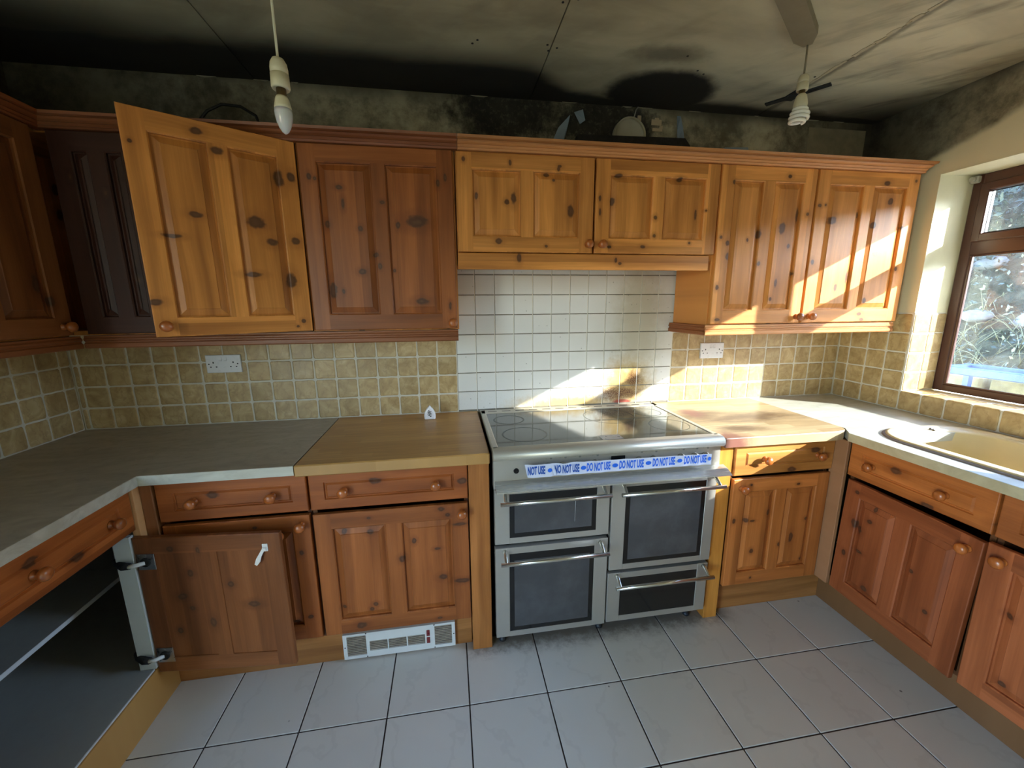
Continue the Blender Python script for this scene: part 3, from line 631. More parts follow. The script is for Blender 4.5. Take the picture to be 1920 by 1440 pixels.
# window run
u = base_unit('base_cupboard', 'base cupboard under the sink nearest the corner, its door sagging open a crack', (XR, -0.660, 0), -PI/2, 0.490, seed=21, tint='#bd6f34', knobs=(0.20, 0.72), top=False)
K10 = [(.12, .40, .010, .010), (.085, .34, .012, .016), (.06, .36, .012, .02), (.10, .245, .016, .007), (.04, .2, .008, .012), (.15, .10, .012, .012), (.30, .30, .008, .008), (.37, .18, .008, .008), (.05, .5, .01, .008), (.13, .46, .007, .01)]
door(u, 0.478, 0.540, 'L', rad(2.4), (0.004, DB), 0.160, K10, '#a65c34', 21.0, [(0.440, 0.495)], sag=rad(1.0), label='door sagging slightly, a dark gap above it')
u = base_unit('base_cupboard', 'base cupboard below the sink cut off by the right edge of the picture', (XR, -1.153, 0), -PI/2, 0.60, seed=22, tint='#b56a36', top=False)
door(u, 0.585, 0.540, 'R', rad(2.0), (0.594, DB), 0.160, [(.08, .33, .010, .010), (.18, .37, .014, .010), (.10, .1, .01, .01), (.25, .2, .012, .009)], '#b0643a', 22.0, [(0.040, 0.495)], sag=rad(-0.6))
# plinths
mpl = pine('plinth_pine', 'x', (), '#b47c44', 23.0, rand_knots=False, board=0.4)
mply = pine('plinth_pine_side', 'y', (), '#b98a4a', 24.0, rand_knots=False, board=0.4)
tag(build('plinth', MB().box(-1.165, 0.014, -0.550, -0.530, 0, 0.150, 0, .001), mpl), 'pine plinth holding the white heater grille', 'plinth')
tag(build('plinth', MB().box(1.174, 1.765, -0.550, -0.530, 0, 0.158, 0, .001), mpl), 'short pine plinth right of the range cooker', 'plinth')
tag(build('plinth', MB().box(1.765, 1.785, -1.80, -0.535, 0, 0.158, 0, .001), pine('plinth_pine_right', 'y', (), '#8d6540', 25.0, rand_knots=False, board=0.4)), 'long brown plinth along the window wall', 'plinth')
tag(build('plinth', MB().box(-1.165, -1.145, -1.90, -0.551, 0, 0.160, 0, .001), mply), 'ochre plinth below the opened left cupboard', 'plinth')
# plinth heater
t = thing('plinth_heater', 'white kickspace heater grille with scorched slats and two red switches', 'heater', (-0.29, -0.551, 0))
M_hw = plain('heater_enamel', '#dcdcd8', 0.35, coat=0.3)
X0, X1, Z0, Z1 = -0.520, -0.059, 0.012, 0.130; f0, f1 = -0.566, -0.551
hs = [(-0.505, -0.428, 0.026, 0.120), (-0.415, -0.342, 0.041, 0.088), (-0.338, -0.264, 0.041, 0.088), (-0.259, -0.187, 0.041, 0.088), (-0.146, -0.073, 0.026, 0.120)]
mb = MB(); xs_ = sorted([X0, X1]+[h[0] for h in hs]+[h[1] for h in hs])
prev = X0
for (a, b, c, e) in hs:
    mb.box(prev, a, f0, f1, Z0, Z1); mb.box(a, b, f0, f1, Z0, c); mb.box(a, b, f0, f1, e, Z1); prev = b
mb.box(prev, X1, f0, f1, Z0, Z1)
build('faceplate', mb, M_hw, t, world=True)
build('inner_box', MB().box(X0+.005, X1-.005, -0.5525, -0.5505, Z0+.004, Z1-.004), plain('scorched_interior', '#2a1b12', 0.9, var=0.5), t, world=True)
for (a, b, c, e) in hs:
    nsl = 12 if e > 0.1 else 6; mb = MB()
    for i in range(nsl):
        z = c+(e-c)*(i+0.5)/nsl; mb.box(a, b, f0+.001, f0+.005, z-0.0011, z+0.0011)
    tag(build('grille', mb, plain('slat_enamel', '#b5a695', 0.5, var=0.25), t, world=True), kind='stuff')
M_red = plain('red_rocker', '#7a1f22', 0.3, coat=0.5)
for (a, b) in ((0.077, 0.106), (0.042, 0.071)): build('rocker_switch', MB().box(-0.180, -0.166, f0-.003, f0+.004, a, b, 0, .0015), M_red, t, world=True)
for (x, z) in ((-0.513, 0.070), (-0.427, 0.127), (-0.427, 0.016), (-0.147, 0.127), (-0.147, 0.016), (-0.065, 0.072)):
    build('screw', MB().lathe([(0.0028, 0), (0.0028, 0.001), (0.001, 0.0015)], o=(x, f0, z), ax=(0, -1, 0), seg=8), M_screw, t, world=True)
# boxing behind the rear plinth is hidden; worktops
def laminate(name, a, b, k):
    n = NT(name, 0.38, coat=0.12); p = n.obj()
    w = n.noise(n.vmath('MULTIPLY', p, (3.2, 9.0, 9.0)), 1.2, 5, 0.62, 1.6); w2 = n.noise(p, 26, 4, 0.6)
    c = n.mix(n.smooth(w, 0.32, 0.68), srgb(a), srgb(b)); c = n.mix(n.smooth(w2, 0.55, 0.75, 0, 0.25), c, srgb(k))
    n.color(c); n.roughness(n.smooth(w2, 0.2, 0.8, 0.3, 0.42)); return n.m
M_laml = laminate('marbled_laminate_left', '#978a74', '#aa9d86', '#776c58'); M_lamr = laminate('marbled_laminate_right', '#aeb0a4', '#c2c3b8', '#8f8d7e')
M_lame = laminate('laminate_edge', '#b4b09f', '#cac7b8', '#8f8a76')
def butcher(name, a, b, stain=False):
    n = NT(name, 0.42, coat=0.2); p = n.pos(); x, y, z = n.sep(p)[:3]
    row = n.math('FLOOR', n.math('DIVIDE', y, 0.042))
    r0 = n.node('ShaderNodeTexWhiteNoise', {'W': row}, noise_dimensions='1D')
    sx = n.math('FLOOR', n.math('ADD', n.math('DIVIDE', x, 0.33), n.math('MULTIPLY', r0, 5.0)))
    r1 = n.node('ShaderNodeTexWhiteNoise', {'Vector': n.comb(row, sx, 0.0)})
    g = n.noise(n.comb(n.math('MULTIPLY', x, 5), n.math('MULTIPLY', y, 130), z), 1.0, 3, 0.6)
    c = n.mix(r1, srgb(a), srgb(b)); c = n.mix(n.smooth(g, 0.3, 0.8, 0.30, 0), c, (0.10, 0.05, 0.02, 1))
    if stain:
        no = n.noise(n.comb(n.math('MULTIPLY', x, 3.0), n.math('MULTIPLY', y, 12.0), 0.0), 2.0, 5, 0.7); nf = n.noise(p, 18, 4, 0.6)
        def el(cx, cy, rx, ry): return n.vmath('LENGTH', n.vmath('MULTIPLY_ADD', p, (1/rx, 1/ry, 0), (-cx/rx, -cy/ry, 0)), out=1)
        e = n.math('ADD', n.math('MINIMUM', el(1.22, -0.30, 0.16, 0.10), n.math('MINIMUM', el(1.40, -0.36, 0.30, 0.09), el(1.25, -0.52, 0.15, 0.05))), n.math('MULTIPLY', n.math('SUBTRACT', no, 0.5), 2.0))
        c = n.mix(n.smooth(e, 0.1, 1.5, 0.88, 0.0), c, srgb('#4a2e1c'))
        e = n.math('ADD', n.math('MINIMUM', el(1.19, -0.25, 0.06, 0.09), el(1.13, -0.64, 0.10, 0.10)), n.math('MULTIPLY', n.math('SUBTRACT', nf, 0.5), 1.0))
        c = n.mix(n.smooth(e, 0.3, 1.2, 0.75, 0.0), c, srgb('#6b2030'))
        e = n.math('ADD', el(1.42, -0.10, 0.28, 0.08), n.math('MULTIPLY', n.math('SUBTRACT', no, 0.5), 2.2))
        c = n.mix(n.smooth(e, 0.2, 1.2, 0.40, 0.0), c, srgb('#8c7038'))
    n.color(c); return n.m
WT = 0.036
mb = MB()   # left L-shaped laminate worktop with rounded front edge
def slab(mb, x0, x1, y0, y1, z1=ZT, t=WT, m=0): mb.box(x0, x1, y0, y1, z1-t, z1, m, 0.002)
t = thing('worktop', 'grey marbled laminate worktop, L-shaped, in the left corner', 'worktop', (-1.2, -0.3, 0.87))
mb = MB(); L = [(XL+.001, -0.001), (XL+.001, -2.2), (-1.0985, -2.2), (-1.0985, -0.6285), (-0.604, -0.6285), (-0.604, -0.001)]
mb.prism(L[::-1], ZT-WT, ZT, 'z')
build('slab', mb, M_laml, t, world=True)
mb = MB().box(-1.0985, -1.0965, -2.2, -0.6265, ZT-WT, ZT-.001).box(-1.0965, -0.604, -0.6305, -0.6285, ZT-WT, ZT-.001)
build('front_edging', mb, M_lame, t, world=True)['label'] = 'paler marbled laminate edging'
mb = MB().box(-0.6025, 0.100, -0.632, -0.001, ZT-0.043, ZT+.001, 0, 0.004)
tag(build('wooden_worktop', mb, butcher('butcher_block', '#b88848', '#cc9c5a')), 'clean brown wooden worktop block left of the range cooker', 'worktop')
mb = MB(); pts = [(1.095, -0.003), (1.095, -0.640), (1.640, -0.640), (1.675, -0.634), (1.700, -0.616), (1.7155, -0.590), (1.7155, -0.003)]
mb.loft([[(x, y, ZT-0.040) for x, y in pts], [(x, y, ZT-.002) for x, y in pts], [(x+(0.002 if x < 1.2 else -0.002), y+(0.002 if y < -.5 else 0), ZT+.001) for x, y in pts]])
mb.add([(x, y, ZT-0.040) for x, y in pts], [tuple(range(len(pts)))])
tag(build('wooden_worktop', mb, butcher('scorched_block', '#b0976f', '#cbb48c', True)), 'scorched wooden worktop block right of the range cooker, pink-stained front corner', 'worktop')
SX0, SX1, SY0, SY1 = 1.748, 2.238, -0.655, -1.62
t = thing('worktop', 'pale marbled laminate worktop under the window, holding the sink', 'worktop', (1.95, -1.0, 0.87))
mb = MB(); c0, c1, d0, d1 = 1.80, 2.19, -0.74, -1.50
L0 = [(1.7165, -0.001), (1.7165, -0.60), (1.6665, -0.665), (1.6665, d0), (XR-.001, d0), (XR-.001, -0.001)]
mb.prism(L0[::-1], ZT-WT, ZT, 'z')
mb.box(1.6665, c0, d1, d0, ZT-WT, ZT).box(c1, XR-.001, d1, d0, ZT-WT, ZT).box(1.6665, XR-.001, -2.0, d1, ZT-WT, ZT)
build('slab', mb, M_lamr, t, world=True)
build('front_edging', MB().box(1.6645, 1.6665, -2.0, -0.665, ZT-WT, ZT-.001), laminate('laminate_edge_right', '#b3a685', '#c4b896', '#8d815f'), t, world=True)['label'] = 'beige marbled laminate edging'

# ------------------------------------------------------------------ sink
def superring(x0, x1, y0, y1, r_far, r_near, z, n=10):
    # y0 far end (large), y1 near end; rounded rectangle with own radii
    pts = []
    def arc(cx, cy, r, a0, a1):
        for i in range(n+1):
            a = a0+(a1-a0)*i/n; pts.append((cx+r*math.cos(a), cy+r*math.sin(a), z))
    arc(x1-r_far, y0-r_far, r_far, 0, PI/2); arc(x0+r_far, y0-r_far, r_far, PI/2, PI)
    arc(x0+r_near, y1+r_near, r_near, PI, 1.5*PI); arc(x1-r_near, y1+r_near, r_near, 1.5*PI, 2*PI)
    return pts
M_sink = plain('cream_composite', '#cbb98f', 0.42, coat=0.08)
t = thing('sink', 'cream inset sink with a large rounded bowl and drainer below the window', 'sink', (1.99, -1.1, ZT))
mb = MB(); z = ZT
mb.loft([superring(SX0, SX1, SY0, SY1, .17, .08, z+.0005), superring(SX0+.002, SX1-.002, SY0-.002, SY1+.002, .168, .078, z+.009), superring(SX0+.010, SX1-.010, SY0-.010, SY1+.010, .162, .072, z+.012),
         superring(SX0+.022, SX1-.022, SY0-.022, SY1+.022, .152, .062, z+.008), superring(SX0+.034, SX1-.034, SY0-.034, SY1+.034, .142, .052, z+.006),
         superring(1.808, 2.185, -0.712, -1.24, .135, .10, z+.0055), superring(1.816, 2.177, -0.720, -1.232, .13, .095, z-.002), superring(1.826, 2.167, -0.732, -1.220, .12, .09, z-.10),
         superring(1.850, 2.143, -0.760, -1.190, .10, .08, z-.150), superring(1.93, 2.06, -0.88, -1.08, .06, .06, z-.160)], smooth=True)
build('bowl_and_rim', mb, M_sink, t, world=True)
mb = MB().loft([superring(SX0-.010, SX1+.010, SY0+.010, SY1-.010, .180, .090, z+.0004), superring(SX0-.006, SX1+.006, SY0+.006, SY1-.006, .176, .086, z+.005), superring(SX0+.001, SX1-.001, SY0-.001, SY1+.001, .169, .079, z+.007)], cap=False)
build('rim_seal', mb, plain('grey_seal', '#7d7470', 0.6), t, world=True)
build('overflow_clip', MB().box(2.030, 2.050, -0.708, -0.699, z+.004, z+.016, 0, .003).box(2.036, 2.044, -0.718, -0.700, z+.004, z+.010, 0, .002), plain('grey_clip', '#5d5650', 0.5), t, world=True)
for i in range(5): build('drainer_rib', MB().box(1.86+i*.06, 1.872+i*.06, -1.52, -1.30, z+.005, z+.009, 0, .0015), M_sink, t, world=True)

# ------------------------------------------------------------------ range cooker
def steel(name, c='#c3bfb6', rough=0.36, ax=0, met=0.66):
    n = NT(name, rough, met); p = n.obj()
    sc = [3, 3, 3]; sc = (2.0, 60, 260) if ax == 0 else (260, 60, 2)
    f = n.noise(n.vmath('MULTIPLY', p, sc), 1.0, 3, 0.6); g = n.noise(p, 5, 4, 0.6)
    b = srgb(c); n.color(n.mix(g, tuple(x*.86 for x in b[:3]), b[:3])); n.roughness(n.smooth(f, 0.2, 0.8, rough-0.07, rough+0.10)); n.bump(f, 0.04, 0.0006); return n.m
M_steel = steel('brushed_steel'); M_rim = steel('hob_trim_steel', '#cbc6b6', 0.42, met=0.45); M_bar = steel('handle_steel', '#dcdad2', 0.16, met=0.95)
M_body = plain('cooker_side', '#24262a', 0.5)
M_blk = plain('black_glass_band', '#08090b', 0.12, coat=0.5, var=0.02)
def glass_dark(name, c, r):
    n = NT(name, r, spec=0.6, coat=0.6, coat_r=0.05); p = n.obj(); f = n.noise(p, 7, 5, 0.65)
    b = srgb(c); n.color(n.mix(n.smooth(f, 0.35, 0.8), tuple(x*.8 for x in b[:3]), tuple(x*1.25 for x in b[:3]))); n.roughness(n.smooth(f, 0.2, 0.8, r*0.7, r*1.6)); return n.m
M_oven = glass_dark('oven_window_glass', '#46474a', 0.16); M_grill = glass_dark('drawer_black_glass', '#0d0c0e', 0.12)
def hob_mat():
    n = NT('hob_glass', 0.055, spec=0.5); n.b.inputs['IOR'].default_value = 1.85; p = n.pos(); f = n.noise(p, 9, 5, 0.65)
    n.color(n.mix(f, srgb('#3c413a'), srgb('#4b5048')))
    n.roughness(n.smooth(f, 0.3, 0.8, 0.035, 0.11)); return n.m
M_hob = hob_mat()
ck = thing('range_cooker', 'wide stainless steel range cooker with glass hob, three ovens and a drawer, taped off', 'cooker', (0.605, -0.30, 0))
CX0, CX1, CY = 0.115, 1.094, -0.600
build('body', MB().box(CX0+.004, CX1-.004, -0.572, -0.035, 0.055, 0.895, 0, .002), M_body, ck, world=True)
mb = MB()  # steel trim frame of the hob with rolled front
R0, R1 = 0.112, 1.084
mb.box(R0, R0+.026, -0.612, -0.045, 0.893, 0.922, 0, .004); mb.box(R1-.026, R1, -0.612, -0.045, 0.893, 0.922, 0, .004); mb.box(R0, R1, -0.105, -0.045, 0.893, 0.922, 0, .004)
prof = [(-0.585, 0.880), (-0.640, 0.880), (-0.650, 0.886), (-0.653, 0.897), (-0.650, 0.909), (-0.641, 0.918), (-0.628, 0.922), (-0.598, 0.922), (-0.585, 0.918)]
mb.prism(prof, R0, R1, 'x', smooth=True)
build('hob_trim', mb, M_rim, ck, world=True)
for i in range(13):
    x = 0.15+i*0.072; build('vent_slot', MB().box(x, x+0.045, -0.074, -0.068, 0.9215, 0.9228), M_dark, ck, world=True)
build('rear_ledge', MB().box(R0, R1, -0.044, -0.002, 0.895, 0.914, 0, .002), M_rim, ck, world=True)
hob = build('glass_hob', MB().box(R0+.024, R1-.024, -0.602, -0.103, 0.900, 0.9195, 0, .001), M_hob, ck, world=True)
M_ring = plain('ring_print', '#23261f', 0.35)
def ring(x, y, r, w=0.006, sy=1.0, m=M_ring, name='cooking_zone'):
    mb = MB(); N = 48; A = [(x+r*math.cos(2*PI*i/N), y+r*sy*math.sin(2*PI*i/N), 0.9198) for i in range(N)]; B = [(x+(r-w)*math.cos(2*PI*i/N), y+(r-w)*sy*math.sin(2*PI*i/N), 0.9198) for i in range(N)]
    mb.loft([A, B], cap=False); build(name, mb, m, ck, world=True)
ring(0.235, -0.225, 0.075, .007); ring(0.270, -0.455, 0.098, .006); ring(0.735, -0.25, 0.125, .003); ring(0.95, -0.44, 0.090, .003); ring(0.955, -0.22, 0.07, .003)
build('control_print', MB().box(0.575, 0.665, -0.585, -0.530, 0.9196, 0.9199), plain('grey_print', '#8d9093', 0.3), ck, world=True)
# control fascia
build('control_fascia', MB().prism([(-0.57, 0.879), (-0.606, 0.879), (-0.611, 0.872), (-0.613, 0.790), (-0.613, 0.752), (-0.57, 0.752)], CX0, CX1, 'x'), M_steel, ck, world=True)
build('heat_deflector', MB().prism([(-0.612, 0.785), (-0.640, 0.779), (-0.672, 0.763), (-0.673, 0.759), (-0.640, 0.756), (-0.612, 0.754)], CX0+.004, CX1+.020, 'x'), steel('deflector_steel', '#c6c5bf', 0.22), ck, world=True)
KX = [0.206, 0.335, 0.395, 0.455, 0.530, 0.722, 0.786, 0.910, 0.972, 1.022]
kp = MB().lathe([(0.0195, 0), (0.0195, 0.010), (0.0165, 0.014), (0.0160, 0.026), (0.014, 0.0285), (0.004, 0.029)], ax=(0, -1, 0), seg=24)
k0 = None
for x in KX[1:]:
    if k0 is None: k0 = build('control_knob', kp, M_bar, ck, (x-0.605, -0.6125+0.30, 0.829))
    else: link('control_knob', k0.data, ck, (x-0.605, -0.6125+0.30, 0.829))
mb = MB().lathe([(0.011, 0), (0.011, 0.0018), (0.007, 0.0019), (0.007, 0.0006), (0.003, 0.0006), (0.003, 0.006)], o=(0.206, -0.6125, 0.823), ax=(0, -1, 0), seg=20)
build('bare_knob_spindle', mb, M_dark, ck, world=True)['label'] = 'bare spindle where a knob is missing'
build('clock', MB().box(0.600, 0.660, -0.616, -0.612, 0.838, 0.858, 0, .001), M_blk, ck, world=True)
for i, x in enumerate(KX[1:]):
    mb = MB().lathe([(0.005, 0), (0.005, 0.0005)], o=(x+0.012, -0.6118, 0.866), ax=(0, -1, 0), seg=16).lathe([(0.0012, 0), (0.0012, 0.0008)], o=(x-0.008, -0.6118, 0.866), ax=(0, -1, 0), seg=6)
    mb2 = MB(); mb2.v, mb2.f, mb2.m, mb2.s = mb.v, mb.f, mb.m, mb.s
    build('symbol', mb, plain('grey_symbol', '#8a8985', 0.4) if i == 0 else bpy.data.materials['grey_symbol'], ck, world=True)
M_gap = plain('cooker_gap', '#0c0c0d', 0.6)
build('front_frame', MB().box(CX0+.002, CX1-.002, -0.585, -0.570, 0.060, 0.752), M_gap, ck, world=True)
def oven(x0, x1, z0, z1, g, mg, hz, hx0, hx1, cracks=()):
    mb = MB(); y = -0.612
    mb.box(x0, g[0], y, -0.586, z0, z1, 0, .0018); mb.box(g[1], x1, y, -0.586, z0, z1, 0, .0018)
    mb.box(g[0]-.0005, g[1]+.0005, y+.0004, -0.586, z0+.0005, g[2]); mb.box(g[0]-.0005, g[1]+.0005, y+.0004, -0.586, g[3], z1-.0005)
    d = build('oven_door', mb, M_steel, ck, world=True)
    mb = MB().box(g[0], g[1], y+.0015, -0.587, g[2], g[3]); build('glass_band', mb, M_blk, d, world=True)
    b = 0.020
    if mg is not M_grill: build('window_glass', MB().box(g[0]+b, g[1]-b, y+.0006, -0.600, g[2]+b, g[3]-b*1.6), mg, d, world=True)
    hb = MB(); yh = -0.662
    hb.tube([(hx0, yh, hz), (hx1, yh, hz)], 0.0085, 14)
    for hx in (hx0+0.022, hx1-0.022):
        hb.tube([(hx, y, hz+0.026), (hx, y-0.012, hz+0.026), (hx, yh+0.004, hz+0.004), (hx, yh, hz)], [0.009, 0.008, 0.0065, 0.0065], 10)
    build('handle', hb, M_bar, d, world=True)
    for a, bb in cracks: build('glass_scratch', MB().tube([(a[0], y-.0002, a[1]), (bb[0], y-.0002, bb[1])], 0.0008, 4), plain('pale_scratch', '#b9bcbf', 0.4), d, world=True)
    return d
oven(0.117, 0.603, 0.505, 0.748, (0.178, 0.546, 0.531, 0.724), M_oven, 0.709, 0.135, 0.590, [((0.455, .690), (0.452, 0.580))])
oven(0.117, 0.603, 0.062, 0.487, (0.176, 0.543, 0.088, 0.458), M_oven, 0.446, 0.135, 0.590)
oven(0.613, 1.092, 0.327, 0.746, (0.675, 1.044, 0.353, 0.717), M_oven, 0.706, 0.634, 1.098)
oven(0.610, 1.088, 0.067, 0.311, (0.669, 1.036, 0.094, 0.284), M_grill, 0.274, 0.628, 1.086)
for x in (0.15, 0.60, 1.04): build('foot', MB().lathe([(0.016, 0), (0.016, 0.012), (0.009, 0.014), (0.009, 0.06)], o=(x, -0.555, 0), seg=12), M_body, ck, world=True)

# barrier tape over the knobs, slightly creased
M_tape = NT('tape_film', 0.35, coat=0.3); M_tape.color(srgb('#ccd2e6')); M_tape = M_tape.m
M_ink = plain('blue_ink', '#2465d8', 0.45, var=0.1); M_ink2 = plain('blue_ink_dark', '#1d4fa6', 0.45)
tp = thing('barrier_tape', 'white barrier tape printed in blue, stuck across the cooker knobs', 'tape', (0.64, -0.643, 0.83))
def tape_y(x):
    d = min(abs(x-k) for k in KX[1:]); return -0.6425-0.0022*math.exp(-(d/0.02)**2)+0.0012*math.sin(x*90)
def zt(x): return 0.857-0.006*(x-0.24)/0.8+(0.002*math.sin(x*60) if x < 0.48 else 0.0)
def zl(x): return 0.805-0.001*(x-0.24)/0.8+(0.004*max(0, 1-abs(x-0.29)/0.06)*-1)
mb = MB(); N = 110; rows = []
for i in range(N+1):
    x = 0.240+(1.030-0.240)*i/N
    rows.append((x, tape_y(x), zt(x), zl(x)))
for i in range(N):
    a, b = rows[i], rows[i+1]
    sk0 = 0.006*(1 if i == 0 else 0)
    mb.add([(a[0]+sk0, a[1], a[3]), (b[0], b[1], b[3]), (b[0], b[1], b[2]), (a[0]-sk0, a[1], a[2])], [(0, 1, 2, 3)], 0, True)
    mb.add([(a[0]+sk0, a[1]+.0004, a[3]), (b[0], b[1]+.0004, b[3]), (b[0], b[1]+.0004, b[2]), (a[0]-sk0, a[1]+.0004, a[2])], [(0, 3, 2, 1)], 0, True)
build('film', mb, M_tape, tp, world=True)
mb = MB().prism([(0.350, 0.812), (0.362, 0.806), (0.352, 0.842), (0.338, 0.856), (0.344, 0.835)], -0.6462, -0.6450, 'y')
build('crease_fold', mb, M_tape, tp, world=True)
def lettering(txt, x0, x1, zc, h, y, m, parent, name='lettering'):
    cu = bpy.data.curves.new('txt', 'FONT'); cu.body = txt; cu.size = 1.0; cu.offset = 0.042; cu.resolution_u = 3; cu.fill_mode = 'FRONT'
    to = bpy.data.objects.new('txt', cu); COL.objects.link(to)
    dg = bpy.context.evaluated_depsgraph_get(); me = bpy.data.meshes.new_from_object(to.evaluated_get(dg)); bpy.data.objects.remove(to)
    xs = [v.co.x for v in me.vertices]; zs = [v.co.y for v in me.vertices]; ax, bx, az, bz = min(xs), max(xs), min(zs), max(zs)
    mb = MB()
    inv = WM[parent.name].inverted()
    for v in me.vertices:
        X = x0+(x1-x0)*(v.co.x-ax)/(bx-ax); Z = zc+h*((v.co.y-az)/(bz-az)-0.5)
        v.co = inv @ Vector((X, y(X), Z))
    me.materials.clear(); me.materials.append(m); me.name = name
    return link(name, me, parent)
ty = lambda x: tape_y(x)-0.0006
lettering('NOT USE', 0.246, 0.316, 0.832, 0.036, lambda x: ty(x)-.0004, M_ink2, tp)
lettering('NO NOT USE', 0.354, 0.455, 0.831, 0.036, ty, M_ink2, tp)
for a, b in ((0.486, 0.586), (0.623, 0.728), (0.767, 0.867), (0.906, 1.008)): lettering('DO NOT USE', a, b, 0.8305, 0.036, ty, M_ink, tp)
for x, rx in ((0.334, .009), (0.4715, 0.0115), (0.605, 0.0125), (0.748, 0.0125), (0.8865, 0.0115), (1.020, 0.008)):
    mb = MB(); N = 20; C = [(x+rx*math.cos(2*PI*i/N), ty(x)-.0004, 0.8305+0.0085*math.sin(2*PI*i/N)) for i in range(N)]
    mb.add(C, [tuple(range(N))]); build('oval_mark', mb, M_ink, tp, world=True)
    lettering('MMM', x-rx*.55, x+rx*.55, 0.8305, 0.0035, lambda q, x=x: ty(x)-.0006, M_ink2, tp, 'small_print') if False else None

# ------------------------------------------------------------------ sockets, freshener, wire ends
M_sock = plain('white_plate', '#dfe0e2', 0.3, coat=0.3, var=0.02)
def socket(x0, x1, z0, z1, label):
    cx, cz = (x0+x1)/2, (z0+z1)/2; t = thing('double_socket', label, 'socket', (cx, 0, cz)); w, h = x1-x0, z1-z0
    rr = lambda i, y: [(-w/2+i, y, -h/2+i), (w/2-i, y, -h/2+i), (w/2-i, y, h/2-i), (-w/2+i, y, h/2-i)]
    build('plate', MB().loft([rr(0, 0), rr(0, -.007), rr(.0015, -.0095), rr(.004, -.0102)]).add(rr(0, 0), [(0, 1, 2, 3)]), M_sock, t)
    for s in (-1, 1):
        build('rocker_switch', MB().prism([(-.0100, .014), (-.0145, .016), (-.0125, .023), (-.0118, .033), (-.0100, .034)], s*.011-.006, s*.011+.006, 'x'), M_sock, t)
        mb = MB(); c = s*0.043
        mb.box(c-.0025, c+.0025, -.0106, -.0100, 0.003, 0.011); mb.box(c-.0155, c-.009, -.0106, -.0100, -.016, -.0115); mb.box(c+.009, c+.0155, -.0106, -.0100, -.016, -.0115)
        build('pin_slots', mb, M_dark, t)
    for s in (-1, 1): build('screw', MB().lathe([(0.0032, 0), (0.0032, .0004), (0.0015, .0008)], o=(s*.062, -.0101, 0.0), ax=(0, -1, 0), seg=10), M_dark, t)
socket(-1.172, -1.021, 1.160, 1.245, 'white double socket on the shaded tiles left of the cooker')
socket(1.374, 1.518, 1.158, 1.246, 'white double socket on the tiles right of the cooker, above the sun patch')
t = thing('air_freshener', 'small white teardrop air freshener with dark swirls, standing against the tiles', 'air freshener', (-0.145, -0.115, ZT+.001))
sh = [(-0.024, 0.0), (0.024, 0.0), (0.027, 0.005), (0.028, 0.020), (0.025, 0.036), (0.016, 0.052), (0.006, 0.064), (0.0, 0.070), (-0.006, 0.064), (-0.016, 0.052), (-0.025, 0.036), (-0.028, 0.020), (-0.027, 0.005)]
cc = (0, 0.028)
rg = lambda k, y: [(cc[0]+(p[0]-cc[0])*k, y, cc[1]+(p[1]-cc[1])*k) for p in sh]
build('shell', MB().loft([rg(.85, 0.010), rg(1, 0.006), rg(1, -0.006), rg(.9, -0.011), rg(.72, -0.0125)]).add(rg(.85, .010), [tuple(range(13))]), plain('white_casing', '#e6e6ea', 0.3, coat=0.5), t)
for i in range(4):
    mb = MB(); z0 = 0.016+i*0.0075; pts = []
    for k in range(13):
        f = k/12; x = -0.013+0.026*f; pts.append((x*(1-.12*abs(i-1.5)), z0+0.006*math.sin(f*2*PI*0.9+0.3)+0.009*f, 0.0022*math.sin(f*PI)+.0004))
    up = [(x, -0.0130, z+w) for x, z, w in pts]; dn = [(x, -0.0130, z-w) for x, z, w in pts][::-1]
    mb.add(up+dn, [tuple(range(26))]); mb.add([(a, b+.0006, c) for a, b, c in up+dn], [tuple(range(26))[::-1]]); build('swirl_slot', mb, M_dark, t)
tag(build('wire_end', MB().tube([(-1.498, -0.02, 1.318), (-1.497, -0.022, 1.310), (-1.492, -0.022, 1.303), (-1.487, -0.02, 1.299)], 0.0028, 6), plain('white_wire', '#d8d4c4', 0.5)), 'tiny white wire end poking below the left pelmet', 'wire')

# ------------------------------------------------------------------ clutter above the cupboards
t = thing('duct_outlet', 'round metal flue hole in the sooty wall above the extractor', 'duct', (0.885, 0, 2.285))
N = 40
mb = MB(); C = lambda r, y: [(r*math.cos(2*PI*i/N), y, r*math.sin(2*PI*i/N)) for i in range(N)]
mb.loft([C(0.083, TW), C(0.083, -0.020), C(0.078, -0.022), C(0.077, -0.010)], smooth=True, cap=False); build('collar', mb, plain('dull_collar', '#b3aa90', 0.4, 0.3), t)
mb = MB().loft([C(0.0775, -0.010), C(0.074, -0.004), C(0.001, -0.003)], smooth=True); build('flap', mb, plain('duct_flap', '#a19a87', 0.5, 0.2), t)
t = thing('metal_box', 'blackened metal box top resting above the extractor cupboard', 'extractor', (0.9, -0.15, 2.085))
mb = MB().prism([(0.582, 2.087), (1.137, 2.087), (1.140, 2.208), (1.112, 2.240), (0.582, 2.230)], -0.135, -0.085, 'y')
build('casing', mb, plain('sooty_metal', '#1d1815', 0.7, 0.3), t, world=True)
build('cable_stub', MB().tube([(0.925, -0.008, 2.415), (0.912, -0.014, 2.400), (0.905, -0.016, 2.375), (0.903, -0.012, 2.36)], 0.003, 6), plain('grey_wire', '#8d887c', 0.5), t, world=True)
M_flake = plain('blue_grey_tape', '#7f8d99', 0.6)
